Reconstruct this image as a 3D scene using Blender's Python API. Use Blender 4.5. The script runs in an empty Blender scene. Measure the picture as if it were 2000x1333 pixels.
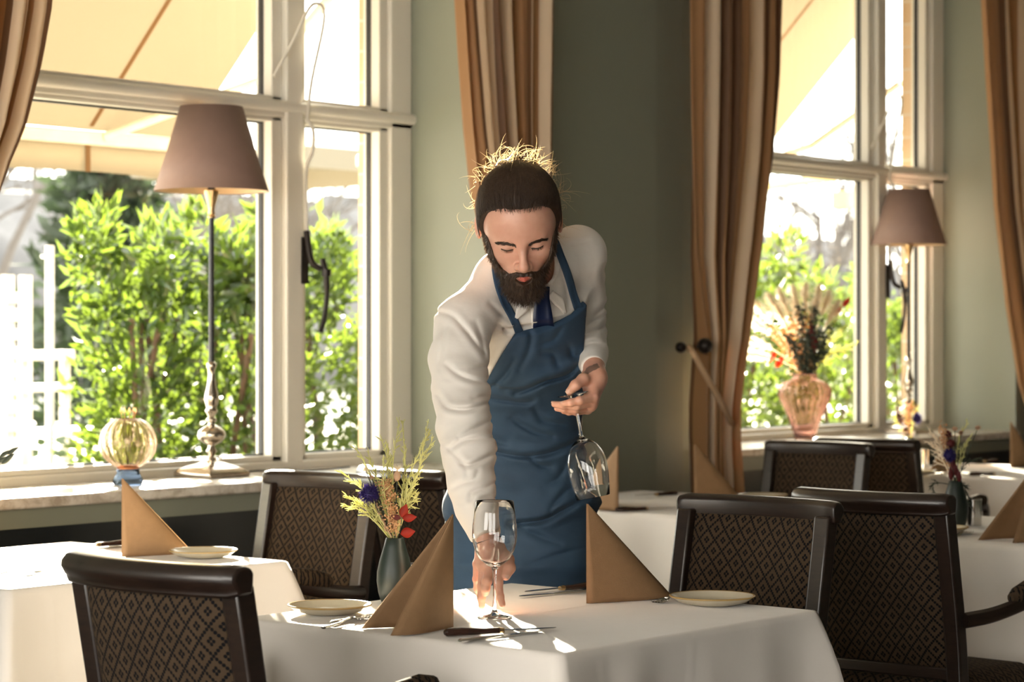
import bpy, bmesh, math, random
import numpy as np
from mathutils import Vector, Matrix, noise
# ---------------------------------------------------------------- camera
# room axes: x runs along the window wall, y towards the windows, z up
CA, CB = 0.64018, 0.76822          # camera right = (CA,-CB), forward = (CB,CA)
FPX, HY, CH = 4500.0, 658.0, 1.3   # focal length in px (2000 wide), horizon row, camera height
S = bpy.context.scene
cam = bpy.data.objects.new('camera', bpy.data.cameras.new('camera'))
S.collection.objects.link(cam)
cam.location = (0, 0, CH)
HEAD = math.degrees(math.atan2(CA, CB)) - 90
cam.rotation_euler = (math.radians(90), 0, math.radians(HEAD))
cam.data.sensor_width = 36
cam.data.lens = FPX/2000*36
cam.data.shift_y = -(666.5-HY)/2000
cam.data.clip_start = 0.05
cam.data.clip_end = 300
cam.data.dof.use_dof = True
cam.data.dof.focus_distance = 4.72
cam.data.dof.aperture_fstop = 5.6
S.camera = cam
S.view_settings.view_transform = 'Standard'
S.view_settings.look = 'None'
S.view_settings.gamma = 1
S.view_settings.use_curve_mapping = False
S.view_settings.exposure = 0.48
S.cycles.max_bounces = 10
S.cycles.transparent_max_bounces = 24
S.cycles.transmission_bounces = 10
S.cycles.sample_clamp_indirect = 6
S.cycles.caustics_reflective = False
S.cycles.caustics_refractive = False
# ---------------------------------------------------------------- world: bright winter haze
w = bpy.data.worlds.new('sky'); S.world = w; w.use_nodes = True
bg = w.node_tree.nodes['Background']
bg.inputs[0].default_value = (1.0, 0.95, 0.86, 1); bg.inputs[1].default_value = 6.5
# ---------------------------------------------------------------- low winter sun through the left window
SUN_AZ, SUN_EL = (0.642, 0.767), 14.5
sd = bpy.data.lights.new('sun', 'SUN'); sd.energy = 60; sd.angle = math.radians(0.6); sd.color = (1, 0.86, 0.66)
so = bpy.data.objects.new('sun', sd); S.collection.objects.link(so)
sv = Vector((SUN_AZ[0], SUN_AZ[1], math.tan(math.radians(SUN_EL))*math.hypot(*SUN_AZ)))
so.rotation_euler = sv.to_track_quat('Z', 'Y').to_euler(); so.location = (6, 12, 8)

# ---------------------------------------------------------------- helpers
rnd = random.Random(7)
def cf(X, Z, z=0.0):
    """camera-floor coordinates (right, ahead, height) -> room point"""
    return Vector((CA*X+CB*Z, -CB*X+CA*Z, z))
def pz(px, py, z):
    """the room point at height z seen at a pixel of the photograph"""
    Z = FPX*(CH-z)/(py-HY); return cf((px-1000)/FPX*Z, Z, z)
def py_v(px, py, v):
    """the room point on the vertical plane y = v seen at a pixel"""
    r = (px-1000)/FPX; Z = v/(CA-CB*r)
    return Vector((Z*(CA*r+CB), v, CH-(py-HY)/FPX*Z))
def pd(px, py, Z):
    return cf((px-1000)/FPX*Z, Z, CH-(py-HY)/FPX*Z)

def link(name, data, parent=None):
    o = bpy.data.objects.new(name, data); S.collection.objects.link(o)
    if parent is not None: o.parent = parent
    return o
def tag(o, label=None, cat=None, group=None, kind=None):
    if label: o['label'] = label
    if cat: o['category'] = cat
    if group: o['group'] = group
    if kind: o['kind'] = kind
    return o
def thing(name, label, cat, loc=(0, 0, 0), rz=0.0, group=None):
    o = link(name, None); o.location = loc; o.rotation_euler = (0, 0, rz)
    return tag(o, label, cat, group)
def dup(o, parent=None):
    c = o.copy(); S.collection.objects.link(c)
    if parent is not None: c.parent = parent
    for ch in list(o.children): dup(ch, c)
    return c

class MB:
    """mesh builder: several shapes collected into ONE mesh object"""
    def __init__(s): s.v = []; s.f = []; s.m = []; s.mi = 0
    def add(s, vs, fs):
        n = len(s.v); s.v += [tuple(p) for p in vs]; s.f += [tuple(i+n for i in f) for f in fs]; s.m += [s.mi]*len(fs); return s
    def box(s, x0, x1, y0, y1, z0, z1):
        return s.add([(x, y, z) for x in (x0, x1) for y in (y0, y1) for z in (z0, z1)],
                     [(0, 1, 3, 2), (4, 6, 7, 5), (0, 4, 5, 1), (2, 3, 7, 6), (0, 2, 6, 4), (1, 5, 7, 3)])
    def lathe(s, prof, n=32, c=(0, 0), axis=None, rib=None):
        """prof: (r, z) list; rib(theta,z)->factor"""
        vs, fs = [], []
        for r, z in prof:
            for k in range(n):
                t = 2*math.pi*k/n; q = r*(rib(t, z) if rib else 1)
                vs.append((c[0]+q*math.cos(t), c[1]+q*math.sin(t), z))
        for i in range(len(prof)-1):
            for k in range(n):
                a = i*n+k; b = i*n+(k+1) % n; fs.append((a, b, b+n, a+n))
        if axis is not None:
            q = Vector((0, 0, 1)).rotation_difference(Vector(axis[1])); o = Vector(axis[0])
            vs = [o+q@Vector(p) for p in vs]
        return s.add(vs, fs)
    def tube(s, pts, r, n=8, cap=True, flat=None, up=None):
        """swept tube through pts; r number or list; flat: ratio of the second axis"""
        P = [Vector(p) for p in pts]; R = r if hasattr(r, '__len__') else [r]*len(P)
        vs, fs = [], []; ref = Vector(up) if up else None
        for i, p in enumerate(P):
            t = (P[min(i+1, len(P)-1)]-P[max(i-1, 0)]).normalized()
            if ref is None:
                ref = Vector((0, 0, 1)) if abs(t.z) < .9 else Vector((1, 0, 0))
            a = ref-t*ref.dot(t)
            if a.length < 1e-6: a = t.orthogonal()
            a.normalize(); b = t.cross(a)
            if up is None: ref = a
            for k in range(n):
                th = 2*math.pi*k/n
                vs.append(p+a*(math.cos(th)*R[i])+b*(math.sin(th)*R[i]*(flat or 1)))
        for i in range(len(P)-1):
            for k in range(n):
                x = i*n+k; y = i*n+(k+1) % n; fs.append((x, y, y+n, x+n))
        if cap:
            fs.append(tuple(range(n))[::-1]); fs.append(tuple((len(P)-1)*n+k for k in range(n)))
        return s.add(vs, fs)
    def prism(s, poly, z0, z1):
        n = len(poly)
        vs = [(x, y, z0) for x, y in poly]+[(x, y, z1) for x, y in poly]
        fs = [tuple(range(n))[::-1], tuple(range(n, 2*n))]+[(i, (i+1) % n, n+(i+1) % n, n+i) for i in range(n)]
        return s.add(vs, fs)
    def xform(s, M, start=0):
        s.v[start:] = [tuple(M@Vector(p)) for p in s.v[start:]]; return s
    def build(s, name, mat, parent=None, smooth=True, bevel=0, seg=2, sub=0, solid=0, angle=40):
        me = bpy.data.meshes.new(name); me.from_pydata(s.v, [], s.f)
        mats = mat if isinstance(mat, (list, tuple)) else [mat]
        for m in mats: me.materials.append(m)
        if len(mats) > 1: me.polygons.foreach_set('material_index', s.m)
        bm = bmesh.new(); bm.from_mesh(me)
        bmesh.ops.recalc_face_normals(bm, faces=bm.faces); bm.to_mesh(me); bm.free()
        o = link(name, me, parent)
        if smooth:
            me.polygons.foreach_set('use_smooth', [True]*len(me.polygons))
            if angle and hasattr(me, 'set_sharp_from_angle'): me.set_sharp_from_angle(angle=math.radians(angle))
        if solid:
            md = o.modifiers.new('solid', 'SOLIDIFY'); md.thickness = solid; md.offset = 0
        if bevel:
            md = o.modifiers.new('bevel', 'BEVEL'); md.width = bevel; md.segments = seg; md.limit_method = 'ANGLE'; md.angle_limit = math.radians(35)
            md.harden_normals = False
        if sub:
            md = o.modifiers.new('sub', 'SUBSURF'); md.levels = sub; md.render_levels = sub
        return o

def spline(pts, n=8):
    """Catmull-Rom through pts"""
    P = [Vector(p) for p in pts]; P = [P[0]*2-P[1]]+P+[P[-1]*2-P[-2]]; out = []
    for i in range(1, len(P)-2):
        for k in range(n):
            t = k/n; a, b, c, d = P[i-1], P[i], P[i+1], P[i+2]
            out.append(.5*((2*b)+(c-a)*t+(2*a-5*b+4*c-d)*t*t+(3*b-a-3*c+d)*t**3))
    out.append(P[-2]); return out
def lerp(a, b, t): return a+(b-a)*t
def interp(x, xs, ys): return float(np.interp(x, xs, ys))

# ---------------------------------------------------------------- materials
class NT:
    def __init__(s, name):
        s.m = bpy.data.materials.new(name); s.m.use_nodes = True; s.t = s.m.node_tree; s.n = s.t.nodes
        s.b = s.n['Principled BSDF']; s.out = s.n['Material Output']
    def node(s, typ, **kw):
        n = s.n.new(typ)
        for k, v in kw.items(): setattr(n, k, v)
        return n
    def L(s, a, b): s.t.links.new(a, b)
    def val(s, sock, v):
        if hasattr(v, 'links') or isinstance(v, bpy.types.NodeSocket): s.L(v, sock)
        else: sock.default_value = v
    def math(s, op, a, b=0.0, c=0.0):
        n = s.node('ShaderNodeMath', operation=op)
        s.val(n.inputs[0], a); s.val(n.inputs[1], b)
        if op in ('MULTIPLY_ADD', 'COMPARE'): s.val(n.inputs[2], c)
        return n.outputs[0]
    def coord(s, kind='Object'): return s.node('ShaderNodeTexCoord').outputs[kind]
    def sep(s, v):
        n = s.node('ShaderNodeSeparateXYZ'); s.L(v, n.inputs[0]); return n.outputs
    def map(s, v, scale=(1, 1, 1), rot=(0, 0, 0)):
        n = s.node('ShaderNodeMapping'); s.L(v, n.inputs[0]); n.inputs['Scale'].default_value = scale; n.inputs['Rotation'].default_value = rot; return n.outputs[0]
    def noise(s, v, scale=5, detail=4, rough=.55, dist=0):
        n = s.node('ShaderNodeTexNoise'); s.L(v, n.inputs['Vector']); n.inputs['Scale'].default_value = scale
        n.inputs['Detail'].default_value = detail; n.inputs['Roughness'].default_value = rough; n.inputs['Distortion'].default_value = dist
        return n.outputs['Fac']
    def ramp(s, f, stops):
        n = s.node('ShaderNodeValToRGB'); s.L(f, n.inputs[0]); e = n.color_ramp.elements
        while len(e) < len(stops): e.new(.5)
        for x, (p, c) in zip(e, stops): x.position = p; x.color = (*c, 1) if len(c) == 3 else c
        return n.outputs[0]
    def mix(s, f, a, b):
        n = s.node('ShaderNodeMix', data_type='RGBA'); s.val(n.inputs[0], f)
        for sock, v in ((n.inputs[6], a), (n.inputs[7], b)):
            s.val(sock, (*v, 1) if isinstance(v, tuple) and len(v) == 3 else v)
        return n.outputs[2]
    def bump(s, h, strength=.3, dist=.01):
        n = s.node('ShaderNodeBump'); s.L(h, n.inputs['Height']); n.inputs['Strength'].default_value = strength; n.inputs['Distance'].default_value = dist
        s.L(n.outputs[0], s.b.inputs['Normal']); return n
    def set(s, **kw):
        names = dict(color='Base Color', rough='Roughness', metal='Metallic', spec='Specular IOR Level', sheen='Sheen Weight', coat='Coat Weight', coatr='Coat Roughness',
                     sss='Subsurface Weight', sssr='Subsurface Radius', ssss='Subsurface Scale', trans='Transmission Weight', ior='IOR')
        for k, v in kw.items():
            sock = s.b.inputs[names[k]]
            if k == 'color' and isinstance(v, tuple) and len(v) == 3: v = (*v, 1)
            s.val(sock, v)
        return s
def simple(name, color, rough=.5, metal=0, var=.08, scale=12, bump=0, bscale=80, **kw):
    n = NT(name); co = n.coord()
    f = n.noise(co, scale, 4)
    a = tuple(max(0, c*(1-var)) for c in color); b = tuple(min(1, c*(1+var)) for c in color)
    n.set(color=n.ramp(f, [(.3, a), (.7, b)]), rough=rough, metal=metal, **kw)
    if bump: n.bump(n.noise(co, bscale, 3), bump, .002)
    return n.m
def translucent(name, color, trans, thru=0.0, rough=.6, share=.5, var=.1, scale=3):
    n = NT(name); n.set(rough=rough)
    co = n.coord(); f = n.noise(co, scale, 3)
    col = n.ramp(f, [(.3, tuple(c*(1-var) for c in color)), (.7, tuple(min(1, c*(1+var)) for c in color))]); n.set(color=col)
    t = n.node('ShaderNodeBsdfTranslucent'); t.inputs[0].default_value = (*trans, 1)
    mx = n.node('ShaderNodeMixShader'); mx.inputs[0].default_value = share
    n.L(n.b.outputs[0], mx.inputs[1]); n.L(t.outputs[0], mx.inputs[2]); last = mx.outputs[0]
    if thru:
        tr = n.node('ShaderNodeBsdfTransparent'); tr.inputs[0].default_value = (1, .93, .8, 1); m2 = n.node('ShaderNodeMixShader'); m2.inputs[0].default_value = thru
        n.L(last, m2.inputs[1]); n.L(tr.outputs[0], m2.inputs[2]); last = m2.outputs[0]
    n.L(last, n.out.inputs[0]); return n.m

def wood_mat(name, c0, c1, rough=.36):
    n = NT(name); co = n.coord(); f = n.noise(n.map(co, (6, 6, 40)), 3, 6, .6, .4)
    n.set(color=n.ramp(f, [(.3, c0), (.7, c1)]), rough=rough, coat=.25, coatr=.2); n.bump(f, .06, .002); return n.m
def pattern_mat(name, ax, base=(.052, .034, .020), dot=(.004, .004, .005), w=.042, h=.050):
    """woven upholstery: dotted diamond lattice with a four-dot flower in each diamond"""
    n = NT(name); co = n.coord(); s = n.sep(co)
    x = n.math('MULTIPLY', s[ax[0]], 1/w); z = n.math('MULTIPLY', s[ax[1]], 1/h); N = 5.0
    fr = []; ids = []
    for op in ('ADD', 'SUBTRACT'):
        a = n.math('MULTIPLY', n.math(op, x, z), N); a = n.math('ADD', a, 1000.0)
        i = n.math('FLOOR', n.math('ADD', a, .5)); fr.append(n.math('SUBTRACT', a, i)); ids.append(n.math('MODULO', i, N))
    d = n.math('SQRT', n.math('ADD', n.math('MULTIPLY', fr[0], fr[0]), n.math('MULTIPLY', fr[1], fr[1])))
    dotm = n.math('LESS_THAN', d, .47)
    l = [n.math('COMPARE', i, 0.0, .1) for i in ids]; f = [n.math('COMPARE', i, 2.5, .6) for i in ids]
    m = n.math('MAXIMUM', n.math('MAXIMUM', l[0], l[1]), n.math('MULTIPLY', f[0], f[1]))
    m = n.math('MULTIPLY', m, dotm)
    wv = n.noise(co, 25, 3); b2 = tuple(c*1.25 for c in base)
    n.set(color=n.mix(m, n.ramp(wv, [(.3, base), (.7, b2)]), dot), rough=.9, spec=.15)
    hgt = n.math('SUBTRACT', n.noise(co, 700, 1), m); n.bump(hgt, .25, .0012); return n.m

M = {}
M['wood'] = wood_mat('dark stained wood', (.009, .005, .004), (.024, .013, .009))
M['pat_yz'] = pattern_mat('patterned upholstery back', (1, 2))
M['pat_xy'] = pattern_mat('patterned upholstery seat', (0, 1))
n = NT('white tablecloth'); co = n.coord(); f = n.noise(co, 3, 3)
n.set(color=n.ramp(f, [(.3, (.74, .69, .64)), (.7, (.79, .745, .70))]), rough=.75, sheen=.3); n.bump(n.noise(n.map(co, (1, 1, .6)), 9, 4), .35, .006); M['cloth'] = n.m
M['napkin'] = simple('tan paper napkin', (.27, .155, .074), .75, var=.05, scale=60, bump=.25, bscale=500)
M['plate'] = simple('cream glazed stoneware', (.62, .57, .45), .18, var=.06, scale=30)
M['rim'] = simple('ochre glaze rim', (.42, .28, .11), .22)
M['steel'] = simple('polished steel', (.62, .60, .57), .14, 1, var=.03)
M['knifewood'] = simple('dark knife handle', (.03, .012, .008), .25, var=.3, scale=40)
M['silver'] = simple('aged silver', (.62, .55, .47), .2, 1, var=.12, scale=25)
M['brass'] = simple('dull brass', (.60, .42, .22), .28, 1, var=.12, scale=25)
M['black'] = simple('black lacquer', (.01, .01, .012), .25)
M['iron'] = simple('dark iron', (.03, .024, .022), .35, .6, var=.3, scale=30)
M['frame'] = simple('white gloss window paint', (.84, .80, .72), .3, var=.02, scale=2)
M['gasket'] = simple('black window gasket', (.02, .02, .022), .5)
M['sage'] = simple('sage wall paint', (.27, .285, .225), .42, var=.03, scale=1.2, bump=.05, bscale=120)
M['navy'] = simple('dark wainscot paint', (.010, .014, .017), .35)
n = NT('marble sill'); co = n.coord(); f = n.noise(co, 14, 7, .6, 1.5)
n.set(color=n.ramp(f, [(.35, (.42, .36, .29)), (.55, (.66, .61, .54)), (.75, (.74, .70, .64))]), rough=.22); M['marble'] = n.m
M['floor'] = wood_mat('dark floor boards', (.03, .018, .011), (.06, .036, .02), .4)
M['ceil'] = simple('ceiling paint', (.55, .52, .46), .8)
n = NT('window glass'); gl = n.node('ShaderNodeBsdfGlossy'); gl.inputs['Roughness'].default_value = .0
tr = n.node('ShaderNodeBsdfTransparent'); tr.inputs[0].default_value = (.95, .97, .96, 1); lw = n.node('ShaderNodeLayerWeight'); lw.inputs[0].default_value = .5
fr = n.math('MULTIPLY_ADD', n.math('POWER', lw.outputs['Facing'], 4.0), .55, .02)
mx = n.node('ShaderNodeMixShader'); n.L(fr, mx.inputs[0]); n.L(tr.outputs[0], mx.inputs[1]); n.L(gl.outputs[0], mx.inputs[2]); n.L(mx.outputs[0], n.out.inputs[0]); M['pane'] = n.m
def glass_mat(name, color, rough=0.0, ior=1.45):
    """thin-walled blown glass that lets light through to what lies behind"""
    n = NT(name); g = n.node('ShaderNodeBsdfGlass'); g.inputs[0].default_value = (*color, 1); g.inputs['IOR'].default_value = ior; g.inputs['Roughness'].default_value = rough
    n.L(g.outputs[0], n.out.inputs[0]); return n.m
M['glass'] = glass_mat('clear crystal', (1, 1, 1))
M['amber'] = glass_mat('smoky amber glass', (.975, .905, .85), .02)
M['shade'] = translucent('mauve lampshade fabric', (.30, .195, .165), (.25, .13, .09), share=.12, var=.04, scale=30)
M['shade_in'] = simple('gold shade lining', (.75, .52, .30), .5)
M['green_vase'] = simple('dark green stoneware', (.010, .018, .015), .42, var=.25, scale=18)
# ================================================================ ROOM SHELL
def struct(name, mb, mat, parent=None, **kw):
    o = mb.build(name, mat, parent, **kw)
    if parent is None: o['kind'] = 'structure'
    return o
VP, VG = 5.20, 5.65       # pier fronts and glass plane
OFF = 3.86                # window 2 repeats window 1 this far along the wall
U1R, U2L, U2R = 6.14, 7.47, 6.14+OFF
SILL, CEIL = .85, 3.35
struct('floor', MB().box(-4, 16, -6, 5.9, -.1, 0), M['floor'], smooth=False)
struct('ceiling', MB().box(-4, 16, -6, 5.9, CEIL, CEIL+.1), M['ceil'], smooth=False)
# window wall: piers, wainscot below the sills
brick = NT('outside brick'); co = brick.coord(); bt = brick.node('ShaderNodeTexBrick'); brick.L(brick.map(co, (1, 1, 1), (math.radians(90), 0, math.radians(90))), bt.inputs['Vector'])
bt.inputs['Color1'].default_value = (.55, .38, .24, 1); bt.inputs['Color2'].default_value = (.62, .45, .30, 1); bt.inputs['Mortar'].default_value = (.6, .55, .48, 1)
bt.inputs['Scale'].default_value = 4.5; brick.L(bt.outputs[0], brick.b.inputs['Base Color']); brick.set(rough=.9)
struct('wall_back', MB().prism([(U1R, 5.70), (U1R, VP), (7.10, VP), (7.30, VP+.02), (7.42, VP+.05), (U2L, VP+.10), (U2L, 5.70)], 0, CEIL), M['sage'], smooth=False)
struct('wall_back_right', MB().box(U2R, 14.2, VP, 5.70, 0, CEIL), M['sage'], smooth=False)
struct('wall_back_left', MB().box(-4, 3.72, VP, 5.70, 0, CEIL), M['sage'], smooth=False)
wb = MB(); wb.box(U1R-.08, U2L+.06, 5.705, 5.775, -.1, CEIL+.1); wb.box(U2R-.08, 14.2, 5.705, 5.775, -.1, CEIL+.1); wb.box(-4, 3.80, 5.705, 5.775, -.1, CEIL+.1)
wb.box(3.80, U1R-.08, 5.72, 5.775, -.1, .80); wb.box(U2L+.06, U2R-.08, 5.72, 5.775, -.1, .80)
struct('wall_outside', wb, brick.m, smooth=False)
for k, (a, b) in enumerate(((3.72, U1R), (U2L, U2R))):
    nm = ('wainscot_left', 'wainscot_right')[k]
    struct('trim_%d' % (k+1), MB().box(a, b, VP+.015, 5.70, 0, SILL-.09), M['navy'], smooth=False)
    struct('trim_%d' % (k+3), MB().box(a, b, VP+.005, VP+.05, SILL-.09, SILL-.033), M['sage'], smooth=False)
    struct('sill_%d' % (k+1), MB().box(a, b, VP-.03, 5.60, SILL-.033, SILL), M['marble'], smooth=False, bevel=.006)
    struct('wall_head_%d' % (k+1), MB().box(a, b, VP, 5.70, 3.22, CEIL), M['sage'], smooth=False)
# walls beside and behind the camera; unseen left openings added, sized for fill light
lw_ = MB(); lw_.box(-2.5, -2.4, -6, 5.9, 0, .45); lw_.box(-2.5, -2.4, -6, 5.9, 2.95, CEIL)
for a, b in ((-6, -2.6), (-.3, 0), (2.3, 2.5), (4.7, 5.9)): lw_.box(-2.5, -2.4, a, b, .45, 2.95)
struct('wall_left', lw_, M['sage'], smooth=False)
struct('wall_right', MB().box(14, 14.1, -6, 5.9, 0, CEIL), M['sage'], smooth=False)
fw = MB(); fw.box(-4, 14, -6.1, -6, 0, .9); fw.box(-4, 14, -6.1, -6, 2.6, CEIL)
fw.box(-4, 14, -6.1, -6, .9, 2.6)
struct('wall_front', fw, M['sage'], smooth=False)

# ---------------------------------------------------------------- windows
def window(idx, off, u0):
    GR, ML, SR, FR = 5.455+off, 5.615+off, 5.985+off, U1R+off
    Y0, Y1 = 5.585, 5.70
    ZB, ZT, ZU, ZH = .89, 2.03, 2.115, 3.12
    root = link('window_%d' % idx, None); root.location = (u0, 5.6, SILL); root['kind'] = 'structure'
    Mi = Matrix.Translation((-u0, -5.6, -SILL))
    def P(nm, mb, mat, **kw): mb.xform(Mi); return mb.build(nm, mat, root, **kw)
    f = MB()
    f.box(u0, FR, 5.575, Y1, SILL-.02, ZB-.012)                              # bottom rail
    f.box(u0, FR, Y0, Y1, ZT+.012, ZU-.035)                           # transom
    f.box(u0, FR, Y0, Y1, ZH, 3.24)
    f.box(u0, u0+.09, Y0, Y1, ZB-.02, ZH+.01); f.box(SR+.045, FR, Y0, Y1, ZB-.02, ZH+.01)
    f.box(GR+.045, ML-.035, Y0-.012, Y1, ZB-.02, ZH+.01)
    P('window_frame', f, M['frame'], smooth=False, bevel=.006)
    f = MB(); f.tube([(u0, Y0-.004, ZT+.05), (FR-.002, Y0-.004, ZT+.05)], .020, 12, flat=1)
    P('transom_moulding', f, M['frame'])
    for (a, b, z0, z1) in ((u0+.09, GR+.045, ZB-.012, ZT+.012), (ML-.035, SR+.045, ZB-.012, ZT+.012), (u0+.09, GR+.045, ZU-.035, ZH), (ML-.035, SR+.045, ZU-.035, ZH)):
        main = b < ML; e = .045; eb = .02 if z0 < 1 else .035; yy = 5.60
        s = MB(); zt = .045 if z0 > 2 else .014
        s.box(a, a+(e if main else e-.01), yy, 5.68, z0, z1); s.box(b-e, b, yy, 5.68, z0, z1); s.box(a, b, yy, 5.68, z0, z0+eb); s.box(a, b, yy, 5.68, z1-zt, z1)
        P('sash', s, M['frame'], smooth=False, bevel=.004)
        g = MB(); a2, b2 = a+e-.002, b-e+.002; c2, d2 = z0+eb-.002, z1-zt+.002; q = .007
        for bx in ((a2, a2+q, c2, d2), (b2-q, b2, c2, d2), (a2, b2, c2, c2+q), (a2, b2, d2-q, d2)): g.box(bx[0], bx[1], 5.642, 5.662, bx[2], bx[3])
        P('gasket', g, M['gasket'], smooth=False)
        P('pane', MB().box(a2, b2, 5.650, 5.654, c2, d2), M['pane'], smooth=False)
    # stay arm of the top light and the white rod down the mullion
    m0 = (GR+ML)/2
    st = MB(); st.tube(spline([(GR-.02, 5.57, ZU+.06), (GR+.05, 5.545, ZU+.19), (GR+.11, 5.52, ZU+.31), (m0+.09, 5.52, ZU+.28), (m0+.06, 5.55, ZU+.06), (m0+.05, 5.565, ZT)], 5), .006, 6)
    P('stay_arm', st, M['frame'])
    rd = MB(); rd.tube(spline([(m0+.05, 5.563, ZT+.01), (m0+.062, 5.545, ZT-.03), (m0+.062, 5.55, ZT-.10), (m0+.045, 5.563, ZT-.17), (m0+.045, 5.563, 1.66)], 5), .0065, 8)
    P('rod', rd, M['frame'])
    h = MB(); X = m0+.045
    h.tube(spline([(X, 5.56, 1.66), (X, 5.55, 1.60), (X+.008, 5.54, 1.55), (X+.03, 5.52, 1.53)], 5), [.011]*16, 8)
    h.tube(spline([(X+.03, 5.515, 1.565), (X+.034, 5.50, 1.50), (X+.036, 5.50, 1.43), (X+.028, 5.505, 1.36), (X+.016, 5.51, 1.315)], 6), [.010]*10+[.008]*15, 8)
    h.tube([(X+.034, 5.50, 1.53), (X+.034, 5.50, 1.505)], .016, 10)
    h.box(X-.014, X+.014, 5.565, 5.575, 1.48, 1.64)
    P('handle', h, M['iron'])
window(1, 0.0, 3.72); window(2, OFF, U2L)

# ---------------------------------------------------------------- curtains
def stripes(name):
    n = NT(name); uv = n.sep(n.coord('UV')); s = uv[0]
    fr = n.math('FRACT', n.math('MULTIPLY', s, 1.0))
    T, Cc, B = (.47, .25, .105), (.76, .60, .42), (.22, .105, .045)
    col = n.node('ShaderNodeValToRGB'); n.L(fr, col.inputs[0]); cr = col.color_ramp; cr.interpolation = 'CONSTANT'
    st = [(0, T), (.20, B), (.24, Cc), (.42, T), (.50, Cc), (.56, B), (.70, T), (.80, Cc), (.93, B)]
    while len(cr.elements) < len(st): cr.elements.new(.5)
    for e, (p, c) in zip(cr.elements, st): e.position = p; e.color = (*c, 1)
    n.set(color=col.outputs[0], rough=.6, sheen=.3)
    t = n.node('ShaderNodeBsdfTranslucent'); n.L(col.outputs[0], t.inputs[0]); mx = n.node('ShaderNodeMixShader'); mx.inputs[0].default_value = .42
    n.L(n.b.outputs[0], mx.inputs[1]); n.L(t.outputs[0], mx.inputs[2]); n.L(mx.outputs[0], n.out.inputs[0])
    return n.m
M['curtain'] = stripes('striped curtain')
def upx(px, v):
    r = (px-1000)/FPX; return v/(CA-CB*r)*(CA*r+CB)
def curtain(label, left, right, v, folds, seed, amp=.045, rep=3.0, zb=.02):
    """left/right: (photo px, photo row) edge tables, turned into widths along the wall"""
    rr = random.Random(seed); N, K = 150, 60
    def edge(tab):
        us, zs = [], []
        for px, yy in tab:
            r = (px-1000)/FPX; Z = v/(CA-CB*r); us.append(upx(px, v)); zs.append(CH-(yy-HY)/FPX*Z)
        return us[::-1], zs[::-1]
    lu, lz = edge(left); ru, rz = edge(right)
    ph = [rr.uniform(0, 6.28) for _ in range(4)]
    vs, fs, uvs = [], [], []
    for j in range(K+1):
        z = lerp(3.2, zb, j/K); a = interp(z, lz, lu); b = interp(z, rz, ru); wd = b-a
        A = amp*min(1.25, .5+.32/max(wd, .1)*.35)
        for i in range(N+1):
            s = i/N; sw = s+.012*math.sin(9*s+ph[0]+z)
            p = 2*math.pi*folds*sw+ph[1]
            y = v+A*math.sin(p)+A*.35*math.sin(2.3*p+ph[2]+.8*z)+.01*math.sin(5*s+2*z+ph[3])
            x = a+wd*s+A*.30*math.cos(p)*(wd/.5)
            vs.append((x, y, z)); uvs.append((s*rep, z))
    for j in range(K):
        for i in range(N):
            q = j*(N+1)+i; fs.append((q, q+1, q+N+2, q+N+1))
    root = thing('curtain', label, 'curtain', ((lu[-1]+ru[-1])/2, v, 0), 0, 'striped curtains at the windows')
    mb = MB(); mb.add([(x-root.location.x, y-v, z) for x, y, z in vs], fs)
    o = mb.build('fabric', M['curtain'], root, angle=0)
    uvl = o.data.uv_layers.new(name='UVMap')
    li = np.zeros(len(o.data.loops), dtype=np.int32); o.data.loops.foreach_get('vertex_index', li)
    uvl.data.foreach_set('uv', np.array(uvs, dtype=np.float32)[li].ravel())
    md = o.modifiers.new('s', 'SOLIDIFY'); md.thickness = .003
    return root
c0 = curtain('striped tan curtain at the far left edge of the left window', [(-170, 0), (-180, 1000)], [(86, 0), (66, 120), (34, 250), (2, 325), (-40, 450), (-95, 640), (-80, 1000)], 5.02, 5, 1)
c1 = curtain('striped tan curtain behind the waiter, right of the left window', [(896, -200), (897, 0), (903, 100), (914, 250), (930, 380), (968, 500), (1015, 640), (1010, 1000)], [(1060, -200), (1060, 0), (1060, 380), (1068, 640), (1085, 1000)], 5.03, 5, 2, rep=1.6)
c2 = curtain('striped tan curtain tied back left of the flower vase window', [(1349, -300), (1350, 0), (1356, 500), (1372, 660), (1366, 780), (1362, 1000)],
             [(1525, -300), (1525, 0), (1520, 150), (1507, 300), (1482, 480), (1456, 610), (1436, 710), (1424, 800), (1426, 860), (1440, 965), (1444, 1200)], 5.04, 6, 3, rep=2.0)
c3 = curtain('striped tan curtain at the far right edge of the right window', [(1921, -300), (1922, 0), (1929, 150), (1944, 400), (1971, 600), (2000, 752), (2035, 850), (2030, 1000)], [(2190, -300), (2170, 0), (2130, 700), (2130, 1000)], 5.03, 6, 4, rep=2.0)
def tieback(label, pts, knobs):
    root = thing('curtain_tieback', label, 'tieback', pts[0], 0, 'curtain tiebacks')
    o = Vector(pts[0]); m = MB(); m.tube([Vector(p)-o for p in spline(pts, 8)], .012, 8); m.build('cord', M['cord'], root)
    for a, b, r in knobs:
        k = MB(); A, B = Vector(a)-o, Vector(b)-o; k.tube([A, lerp(A, B, .25), B], r*.3, 8)
        k.lathe([(0.0005, -r*1.15), (r*.35, -r*1.1), (r*.8, -r*.6), (r, 0), (r*.8, r*.6), (r*.35, r*1.1), (.0005, r*1.15)], 16, axis=(A, B-A)); k.build('knob', M['iron'], root)
M['cord'] = simple('tan rope', (.46, .30, .17), .7, bump=.4, bscale=150)
ta, tb = py_v(1349, 682, 4.985), py_v(1432, 838, 4.99)
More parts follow.
